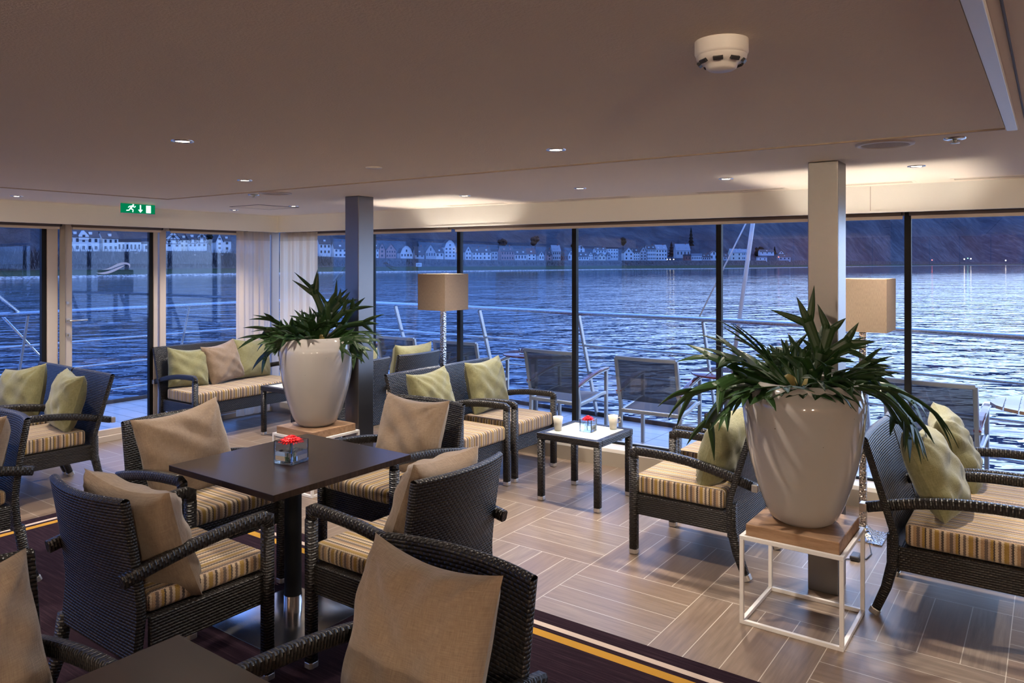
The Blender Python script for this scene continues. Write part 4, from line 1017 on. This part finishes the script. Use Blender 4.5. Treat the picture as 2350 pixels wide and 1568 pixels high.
# bare bushes along the left bank
f = B(); rn = random.Random(21)
for i in range(5200):
    px = rn.uniform(-150, 760) if i < 4300 else rn.uniform(760, 1500); D = bankD(px)*1.055+rn.uniform(0, 9); yb_ = itp(GY, px)-2; yt = itp(BY, px)
    y = rn.uniform(yt+4 if px < 700 else yt+5, yb_); p = at(px, D, y); h = rn.uniform(1.5, 4.2)*(1 if px < 760 else .5); a = rn.uniform(-.7, .7); b = len(f.v)
    r = Vector((CT, ST, 0)); w = rn.uniform(.05, .16)
    f.v += [tuple(p-r*w), tuple(p+r*w), tuple(p+r*(a*h*.6)+Vector((0, 0, h)))]; f.face((b, b+1, b+2), [(0, 0)]*3)
tag(f.build('riverside_bushes', 'bare twig'), 'bare winter bushes along the far river bank below the houses', 'bushes', kind='stuff')

def house(x0, x1, yb_, ye, yt, style, wall, roof, nw, nf, label, setb=16, dz=9.0, lit=(), timber=False, grp='houses on the far river bank'):
    """x0..x1 bearing range, base / eave / ridge heights by elevation"""
    xm = (x0+x1)/2; D = bankD(xm)*1.07+setb; k = D/FPX; wd = (x1-x0)*k; he = (yb_-ye)*k; hr = (ye-yt)*k
    base = at(xm, D, yb_); yaw = TH+math.atan((1175-xm)/FPX)*1.0+R(14)
    t = empty('house', base, yaw, label, 'house', grp); w = wd/2
    f = B(); f.bx(-w, w, 0, dz, -1.5, he)                                   # local -y faces the river
    if style == 'gable': f.prism([(-w, he), (w, he), (0, he+hr)], 0, dz)
    elif style == 'mansard': f.prism([(-w, he), (w, he), (w*.72, he+hr*.62), (w*.25, he+hr), (-w*.25, he+hr), (-w*.72, he+hr*.62)], 0, dz)
    elif style == 'eave': f.prism([(0, he), (dz, he), (dz/2, he+hr)], -w, w, M=Matrix.Rotation(R(90), 4, 'Z') @ Matrix.Scale(-1, 4, (0, 1, 0)) @ Matrix.Identity(4))
    f.build('wall', wall, t)
    f = B(); o = .35
    def quad(a, b, c, d):
        n_ = len(f.v); up = Vector((0, 0, .22)); P3 = [Vector(p) for p in (a, b, c, d)]
        f.v += [tuple(p) for p in P3]+[tuple(p+up) for p in P3]
        for q_ in ((3, 2, 1, 0), (4, 5, 6, 7), (0, 1, 5, 4), (1, 2, 6, 5), (2, 3, 7, 6), (3, 0, 4, 7)): f.face(tuple(n_+i for i in q_), [(0, 0)]*4)
    if style == 'gable':
        quad((-w-o, -o, he-.2), (0, -o, he+hr), (0, dz+o, he+hr), (-w-o, dz+o, he-.2)); quad((w+o, -o, he-.2), (w+o, dz+o, he-.2), (0, dz+o, he+hr), (0, -o, he+hr))
    elif style == 'mansard':
        for s in (-1, 1):
            quad((s*(w+.1), -o, he), (s*w*.72, -o, he+hr*.62), (s*w*.72, dz, he+hr*.62), (s*(w+.1), dz, he)); quad((s*w*.72, -o, he+hr*.62), (s*w*.22, -o, he+hr), (s*w*.22, dz, he+hr), (s*w*.72, dz, he+hr*.62))
        quad((-w*.22, -o, he+hr), (w*.22, -o, he+hr), (w*.22, dz, he+hr), (-w*.22, dz, he+hr))
    elif style == 'eave':
        quad((-w-o, -o, he-.2), (w+o, -o, he-.2), (w+o, dz/2, he+hr), (-w-o, dz/2, he+hr)); quad((-w-o, dz/2, he+hr), (w+o, dz/2, he+hr), (w+o, dz+o, he-.2), (-w-o, dz+o, he-.2))
    else: f.bx(-w-.1, w+.1, -.1, dz+.1, he, he+max(.4, hr))
    rf = f.build('roof', roof, t)
    if style == 'eave' and hr > 2:
        for q_ in range(max(1, nw//2)):
            xx = -w+(q_+.5)*wd/max(1, nw//2); f = B(); f.bx(xx-.6, xx+.6, dz*.12, dz*.12+1.8, he+hr*.25, he+hr*.25+1.3); f.build('dormer', wall, rf)
        f = B(); f.bx(w*.45, w*.45+.8, dz*.45, dz*.45+.8, he+hr-.6, he+hr+1.2); f.build('chimney', 'render brick', rf)
    fh = he/max(1, nf); ww = min(1.15, wd/nw*.42)
    me = None
    for r_ in range(nf):
        for c in range(nw):
            xx = -w+(c+.5)*wd/nw; zz = fh*(r_+.56)
            if me is None:
                f = B(); f.bx(-ww/2, ww/2, -.06, .06, -fh*.23, fh*.23); me = f.build('window', 'dark pane', t); o_ = me
            else: o_ = me.copy(); C.objects.link(o_); o_.parent = t
            o_.location = (xx, -.02, zz)
    if style in ('gable', 'mansard') and hr > 2:
        o_ = me.copy(); C.objects.link(o_); o_.parent = t; o_.location = (0, -.02, he+hr*.32)
    if timber:
        f = B(); zt = he+.1
        for s in (-1, 1):
            f.box((s*w*.5, -.08, he-fh*.5), (.22, .1, fh)); f.box((s*w*.9, -.08, he-fh*.5), (.22, .1, fh))
            M = Matrix.Translation((s*w*.7, -.08, he-fh*.5)) @ Matrix.Rotation(s*.5, 4, 'Y'); f.box((0, 0, 0), (.18, .1, fh), M)
        f.box((0, -.08, he-fh), (wd, .1, .25)); f.box((0, -.08, he), (wd, .1, .25))
        if style == 'gable':
            f.box((0, -.08, he+hr*.42), (.22, .1, hr*.8)); f.box((0, -.08, he+hr*.45), (wd*.5, .1, .22))
            for s in (-1, 1): M = Matrix.Translation((s*w*.28, -.08, he+hr*.25)) @ Matrix.Rotation(-s*.7, 4, 'Y'); f.box((0, 0, 0), (.2, .1, hr*.6), M)
        f.build('timber_framing', 'timber', t)
    return t
RW, RC, RG, RP, RK = 'render white', 'render cream', 'render grey', 'render pink', 'render brick'; SL, PR, RR = 'slate roof', 'pale roof', 'red roof'
HS = [
 (160, 224, 578, 544, 524, 'eave', RW, SL, 5, 2, 'wide white house with ten windows, leftmost seen through the glass door', 16, 10),
 (238, 270, 577, 547, 532, 'eave', RW, SL, 3, 2, 'white house with three dormers, second through the glass door', 16, 10),
 (272, 322, 580, 556, 549, 'flat', RW, SL, 6, 1, 'low white villa with pediment seen at the right of the glass door', 18, 8),
 (330, 342, 578, 560, 556, 'flat', RW, SL, 1, 1, 'tiny white annex at the right edge of the glass door', 20, 5),
 (381, 414, 569, 550, 530, 'gable', RW, SL, 2, 2, 'half-timbered white gabled house just right of the door frame', 20, 9, (), True),
 (414, 432, 569, 550, 538, 'eave', RC, SL, 2, 2, 'narrow cream house between the two half-timbered gables', 22, 8),
 (433, 452, 569, 548, 536, 'eave', RW, SL, 2, 2, 'white house with half-timbered upper floor left of the balcony house', 20, 9, (), True),
 (452, 474, 569, 546, 532, 'gable', RW, SL, 2, 2, 'tall white half-timbered gable with balcony before the dark gap', 19, 9, (), True),
 (496, 512, 575, 555, 536, 'gable', RW, SL, 1, 2, 'slender white gable left of the curtain', 19, 9),
 (512, 530, 577, 553, 536, 'eave', RW, SL, 1, 2, 'white house with dark roof touching the curtain edge', 20, 9),
 (556, 586, 578, 556, 540, 'eave', RW, SL, 3, 2, 'white house faintly seen through the sheer curtain', 20, 9),
 (733, 759, 585, 560, 541, 'eave', RW, SL, 3, 2, 'white house with dark hipped roof right of the curtain', 18, 10),
 (767, 796, 591, 571, 555, 'eave', RW, SL, 3, 2, 'long white house vanishing behind the far pillar', 18, 9),
 (858, 869, 592, 571, 553, 'eave', RW, SL, 2, 2, 'white house emerging right of the far pillar', 18, 9),
 (870, 884, 592, 573, 558, 'gable', RP, SL, 1, 2, 'plain pinkish gable next to the pillar', 20, 10),
 (886, 909, 592, 574, 560, 'gable', RP, SL, 4, 2, 'pinkish gabled house with a row of arched windows', 18, 10),
 (919, 947, 592, 581, 564, 'mansard', RW, SL, 4, 1, 'white bell-shaped gable house with balcony', 18, 9),
 (953, 974, 592, 585, 566, 'eave', RG, SL, 2, 1, 'low grey house behind the floor lamp side', 19, 8),
 (977, 1000, 592, 578, 561, 'gable', RG, SL, 4, 1, 'grey gabled house with tall windows left of the tall white one', 18, 9),
 (1000, 1018, 592, 580, 570, 'eave', RW, SL, 2, 1, 'small white house with one dormer beside the tall one', 18, 8),
 (1020, 1046, 592, 568, 551, 'mansard', RW, SL, 3, 3, 'tallest white house with curved gable left of the first black mullion', 17, 10),
 (1047, 1055, 592, 581, 571, 'eave', RG, RR, 1, 1, 'small greyish house touching the first black mullion', 18, 8),
 (1068, 1082, 597, 578, 565, 'gable', RW, SL, 2, 2, 'white gabled house right after the first black mullion', 16, 10),
 (1084, 1107, 597, 579, 568, 'eave', RW, SL, 3, 2, 'white terrace house with dormers, left part', 16, 10),
 (1107, 1127, 597, 579, 568, 'eave', RW, SL, 2, 2, 'white terrace house with dormers, middle part', 16, 10),
 (1128, 1142, 596, 578, 572, 'flat', RG, SL, 2, 2, 'pale flat-topped house at the end of the white terrace', 16, 9),
 (1150, 1180, 598, 577, 566, 'eave', RP, SL, 5, 2, 'large pink house with two rows of arched windows', 16, 11),
 (1181, 1209, 598, 584, 572, 'eave', RW, SL, 4, 1, 'white low house with dark garage openings', 16, 10),
 (1210, 1230, 598, 583, 570, 'eave', RW, RR, 2, 2, 'white house below a reddish roof', 16, 10),
 (1237, 1249, 598, 586, 577, 'gable', RW, SL, 2, 1, 'small bright white gable left of the grey block', 15, 8),
 (1256, 1266, 598, 585, 572, 'eave', RP, SL, 1, 2, 'narrow pink house left of the grey office block', 16, 9),
 (1268, 1287, 598, 577, 563, 'eave', RG, PR, 4, 2, 'grey office-like block with pale roof', 17, 10),
 (1289, 1303, 598, 588, 577, 'eave', RK, SL, 3, 1, 'small dark red house left of the second mullion', 15, 8),
 (1304, 1317, 598, 585, 575, 'gable', RW, SL, 2, 1, 'white gable touching the second black mullion', 15, 8),
 (1328, 1351, 598, 589, 579, 'eave', RW, SL, 4, 1, 'low white house right after the second mullion', 14, 8),
 (1351, 1361, 598, 587, 578, 'gable', RW, SL, 2, 2, 'small white gable with four windows', 14, 8),
 (1326, 1342, 585, 571, 564, 'gable', RW, PR, 1, 1, 'white house on the slope behind the low white one', 40, 10),
 (1363, 1372, 598, 588, 580, 'gable', RG, SL, 1, 1, 'narrow grey half-timbered gable', 14, 8),
 (1373, 1390, 598, 588, 581, 'gable', RC, SL, 2, 1, 'cream gabled cottage right of the narrow grey gable', 14, 8),
 (1392, 1403, 598, 589, 580, 'gable', RG, SL, 1, 1, 'grey gabled cottage left of the balcony block', 14, 8),
 (1366, 1392, 582, 574, 568, 'eave', RW, SL, 4, 1, 'long white building half hidden on the second row', 42, 10),
 (1395, 1419, 594, 571, 568, 'flat', RW, SL, 4, 3, 'white apartment block with balconies on the second row', 34, 10),
 (1432, 1454, 598, 580, 568, 'gable', RW, SL, 2, 2, 'big bright white gabled house', 14, 10),
 (1454, 1468, 598, 579, 568, 'eave', RW, SL, 3, 3, 'white three-storey house right of the big gable', 14, 10),
 (1469, 1484, 598, 578, 566, 'gable', RG, SL, 2, 3, 'brownish grey house in the gap of the promenade', 18, 10),
 (1485, 1505, 598, 572, 562, 'eave', RW, SL, 5, 3, 'tall white hotel with rows of windows', 14, 12),
 (1505, 1531, 598, 573, 562, 'eave', RW, PR, 4, 3, 'white apartment house with balconies right of the hotel', 16, 12),
 (1552, 1584, 589, 575, 560, 'eave', RG, PR, 4, 1, 'grey villa up the slope with pale roof', 50, 12),
 (1572, 1586, 598, 588, 584, 'flat', RK, SL, 2, 1, 'small red-brown kiosk by the promenade', 13, 8),
 (1587, 1611, 598, 588, 582, 'flat', RW, PR, 6, 1, 'long low white building with many windows', 13, 8),
 (1612, 1631, 598, 590, 582, 'eave', RG, SL, 4, 1, 'low grey half-timbered inn', 13, 8),
 (1629, 1648, 598, 584, 576, 'gable', RW, SL, 2, 1, 'white gabled house left of the third black mullion', 14, 9),
 (1661, 1672, 598, 589, 582, 'eave', RG, SL, 2, 1, 'grey house right after the third black mullion', 14, 9),
 (1677, 1703, 598, 580, 571, 'eave', RC, PR, 2, 2, 'cream hall with pale hipped roof left of the flagpole', 16, 12),
 (1703, 1722, 598, 579, 572, 'eave', RW, PR, 5, 2, 'white block with roof windows behind the flagpole', 16, 12),
 (1745, 1776, 584, 578, 573, 'eave', RW, SL, 3, 1, 'white houses row on the slope right of the flagpole', 60, 10),
 (1787, 1799, 589, 582, 576, 'gable', RW, SL, 1, 1, 'small white gable on the slope far right', 55, 10),
 (1740, 1760, 598, 592, 589, 'flat', RW, PR, 2, 1, 'low white shed by the water right of the flagpole', 12, 8),
 (1788, 1814, 598, 590, 583, 'eave', RG, SL, 3, 1, 'greyish farmhouse left of the near pillar', 14, 10)]
for h_ in HS: house(*h_)
h0 = [o for o in C.objects if o.get('label', '').startswith('wide white house with ten')][0]
k = bankD(192)*1.07/FPX+16/FPX; f = B(); w = 21*k/2; e0 = 33*k; f.bx(-w, w, -.3, 5, e0-1, e0+4*k); f.prism([(-w, e0+4*k), (w, e0+4*k), (0, e0+16*k)], -.3, 5); f.build('cross_gable', 'render white', h0)
f = B(); f.bx(-.5, .5, -.36, -.2, e0+1*k, e0+6*k); f.build('window', 'dark pane', h0)
# trees
def tree(px, yb_, yt, wpx, mat, kind, label, setb=55, seed=1):
    D = bankD(px)*1.1+setb; k = D/FPX; h = (yb_-yt)*k; r = wpx*k/2; rn = random.Random(seed); base = at(px, D, yb_)
    t = empty('tree', base, 0, label, 'tree', 'dark trees between the far houses')
    B().sweep([(0, 0, -1), (0, 0, h*.5)], max(.3, r*.12), n=6).build('trunk', 'tree brown', t)
    f = B()
    if kind == 'cone':
        for j in range(5): z0 = h*(.12+.17*j); f.lathe([(r*(1-.17*j)*1.0, z0), (r*(1-.17*j)*.5, z0+h*.14), (.05, z0+h*.26)], 9)
    else:
        for j in range(16):
            a, b, c = rn.uniform(0, 6.3), rn.uniform(0, .6)*r, h*rn.uniform(.32, .86); rr = r*rn.uniform(.36, .55)*(1 if c < h*.7 else .7)
            f.lathe([(rr*.25, -rr*.95), (rr*.8, -rr*.5), (rr, 0), (rr*.8, rr*.55), (rr*.2, rr)], 8, (b*math.cos(a), b*math.sin(a), c))
    f.build('crown', mat, t)
for i, a in enumerate([(1430, 572, 543, 20, 'tree dark', 'round', 'round dark tree on the slope behind the big bright gable'), (1541, 594, 556, 20, 'tree brown', 'cone', 'tall brown conifer right of the white apartment house', 90),
                       (1586, 570, 524, 16, 'tree dark', 'cone', 'tall narrow dark conifer above the grey villa'), (484, 572, 530, 22, 'tree dark', 'round', 'dark tree in the gap beyond the half-timbered gables'),
                       (346, 580, 548, 16, 'tree brown', 'round', 'brown bare tree by the door frame'), (1152, 575, 548, 26, 'tree brown', 'round', 'brown tree above the large pink house'),
                       (1778, 586, 566, 10, 'tree dark', 'cone', 'dark conifer on the slope right of the flagpole'), (960, 590, 560, 14, 'tree dark', 'cone', 'dark conifer behind the low grey house'),
                       (1742, 592, 566, 26, 'tree dark', 'round', 'dark round trees right behind the flagpole', 120), (1320, 582, 548, 22, 'tree dark', 'round', 'dark tree behind the second black mullion'),
                       (1228, 570, 540, 26, 'tree brown', 'round', 'brown tree above the reddish roof')]): tree(*a, seed=i)
# river-kilometre board
D = bankD(961)*1.03; p = at(961, D, 612); t = empty('river_kilometre_board', p, TH, 'white board with the number 585 on the far bank', 'sign')
f = B(); f.bx(-1.7, 1.7, 0, .1, 0, 2.2); f.build('board', 'sign board', t); f = B(); f.bx(-1.2, -1.0, .05, .15, -2.5, 0); f.bx(1.0, 1.2, .05, .15, -2.5, 0); f.build('posts', 'timber', t)
tx = bpy.data.curves.new('number', 'FONT'); tx.body = '585'; tx.size = 1.9; tx.align_x = 'CENTER'; tx.extrude = .01; tx.materials.append(MATS['timber'])
to = bpy.data.objects.new('number', tx); C.objects.link(to); to.parent = t; to.location = (0, -.03, .45); to.rotation_euler = (R(90), 0, 0)
# parked cars and waterfront lamps
for i, (px, yy, lb) in enumerate([(438, 588, 'pale parked car below the half-timbered houses'), (502, 588, 'pale parked car left of the curtain'), (306, 584, 'parked car in front of the low villa')]):
    D = bankD(px)*1.065+9; t = empty('parked_car', at(px, D, yy), TH+R(14), lb, 'car', 'parked cars on the promenade')
    f = B(); f.bx(-2.1, 2.1, -.85, .85, .3, .85); f.build('body', 'car paint', t, bevel=.15); f = B(); f.prism([(-1.4, .84), (1.3, .84), (.8, 1.45), (-.9, 1.45)], -.75, .75); f.build('cabin', 'dark pane', t)
    f = B()
    for sx in (-1.3, 1.3):
        for sy_ in (-.8, .6): M = Matrix.Translation((sx, sy_, .32)) @ Matrix.Rotation(R(-90), 4, 'X'); b0 = len(f.v); f.lathe([(.32, 0), (.32, .2)], 12, capt=True); f.v[b0:] = [tuple(M @ Vector(v)) for v in f.v[b0:]]
    f.build('wheels', 'dark plastic', t)
for i, (px, yy, mt, lb) in enumerate([(1531, 595.5, 'far lamp', 'lit promenade lamp right of the white apartment house'), (1538, 595.5, 'far lamp', 'lit promenade lamp, second of the row by the brown conifer'), (1546, 595.5, 'far lamp', 'lit promenade lamp, third of the row by the brown conifer'),
                                      (1787, 590, 'far red lamp', 'tiny red light among the far houses'), (2139, 597, 'far red lamp', 'tiny red light on the distant shore'), (2213, 595, 'far lamp', 'brightest light of the distant shore cluster'),
                                      (2221, 593, 'far green lamp', 'green light of the distant shore cluster'), (2228, 594, 'far lamp', 'right light of the distant shore cluster'), (2308, 598, 'far lamp', 'lone light on the shore at the far right'), (1905, 598, 'far lamp', 'light on the shore behind the near pillar')]):
    D = bankD(px)*1.08+12; r = D/FPX*1.2; t = empty('shore_lamp', at(px, D, yy), 0, lb, 'street lamp', 'lights along the far shore')
    f = B(); f.lathe([(r*.1, -r), (r*.9, -r*.4), (r*.9, r*.4), (r*.1, r)], 8); f.build('lantern', mt, t); f = B(); f.bx(-.12, .12, -.12, .12, -r-4, -r); f.build('mast', 'timber', t)

# ------------------------------------------------------------------ light from outside
w = bpy.data.worlds.new('dusk'); sc.world = w; w.use_nodes = True; nt = w.node_tree; nt.nodes.clear()
def wn_(k, **kw):
    x = nt.nodes.new('ShaderNode'+k)
    for a, b in kw.items(): setattr(x, a, b)
    return x
tc = wn_('TexCoord'); sep = wn_('SeparateXYZ'); nt.links.new(tc.outputs['Generated'], sep.inputs[0])
dot = wn_('VectorMath', operation='DOT_PRODUCT'); nt.links.new(tc.outputs['Generated'], dot.inputs[0]); dot.inputs[1].default_value = Vector((.30, .95, .05)).normalized()
r1 = wn_('ValToRGB'); nt.links.new(dot.outputs['Value'], r1.inputs[0]); cr = r1.color_ramp
cr.elements[0].position = .0; cr.elements[0].color = (.080, .18, .54, 1); cr.elements[1].position = 1.0; cr.elements[1].color = (1.0, 1.32, 1.95, 1)
e = cr.elements.new(.60); e.color = (.145, .30, .80, 1)
cl = wn_('TexNoise'); cl.inputs['Scale'].default_value = 2.2; cl.inputs['Detail'].default_value = 5; nt.links.new(tc.outputs['Generated'], cl.inputs['Vector'])
mr = wn_('MapRange'); mr.inputs['From Min'].default_value = .3; mr.inputs['From Max'].default_value = .7; mr.inputs['To Min'].default_value = .65; mr.inputs['To Max'].default_value = 1.35; nt.links.new(cl.outputs['Fac'], mr.inputs[0])
bg = wn_('Background'); nt.links.new(r1.outputs[0], bg.inputs[0]); nt.links.new(mr.outputs[0], bg.inputs[1])
mm = wn_('Math', operation='MULTIPLY'); nt.links.new(mr.outputs[0], mm.inputs[0]); mm.inputs[1].default_value = 3.0; nt.links.new(mm.outputs[0], bg.inputs[1])
ow = wn_('OutputWorld'); nt.links.new(bg.outputs[0], ow.inputs[0])

# ------------------------------------------------------------------ render look
sc.view_settings.view_transform = 'Standard'; sc.view_settings.look = 'None'; sc.view_settings.exposure = 0.38; sc.view_settings.gamma = 1; sc.view_settings.use_curve_mapping = False
cy = sc.cycles; cy.use_denoising = True; cy.max_bounces = 9; cy.diffuse_bounces = 4; cy.glossy_bounces = 3; cy.transmission_bounces = 8; cy.transparent_max_bounces = 16
cy.sample_clamp_indirect = 6; cy.caustics_reflective = True; cy.blur_glossy = 1.0; cy.caustics_refractive = True
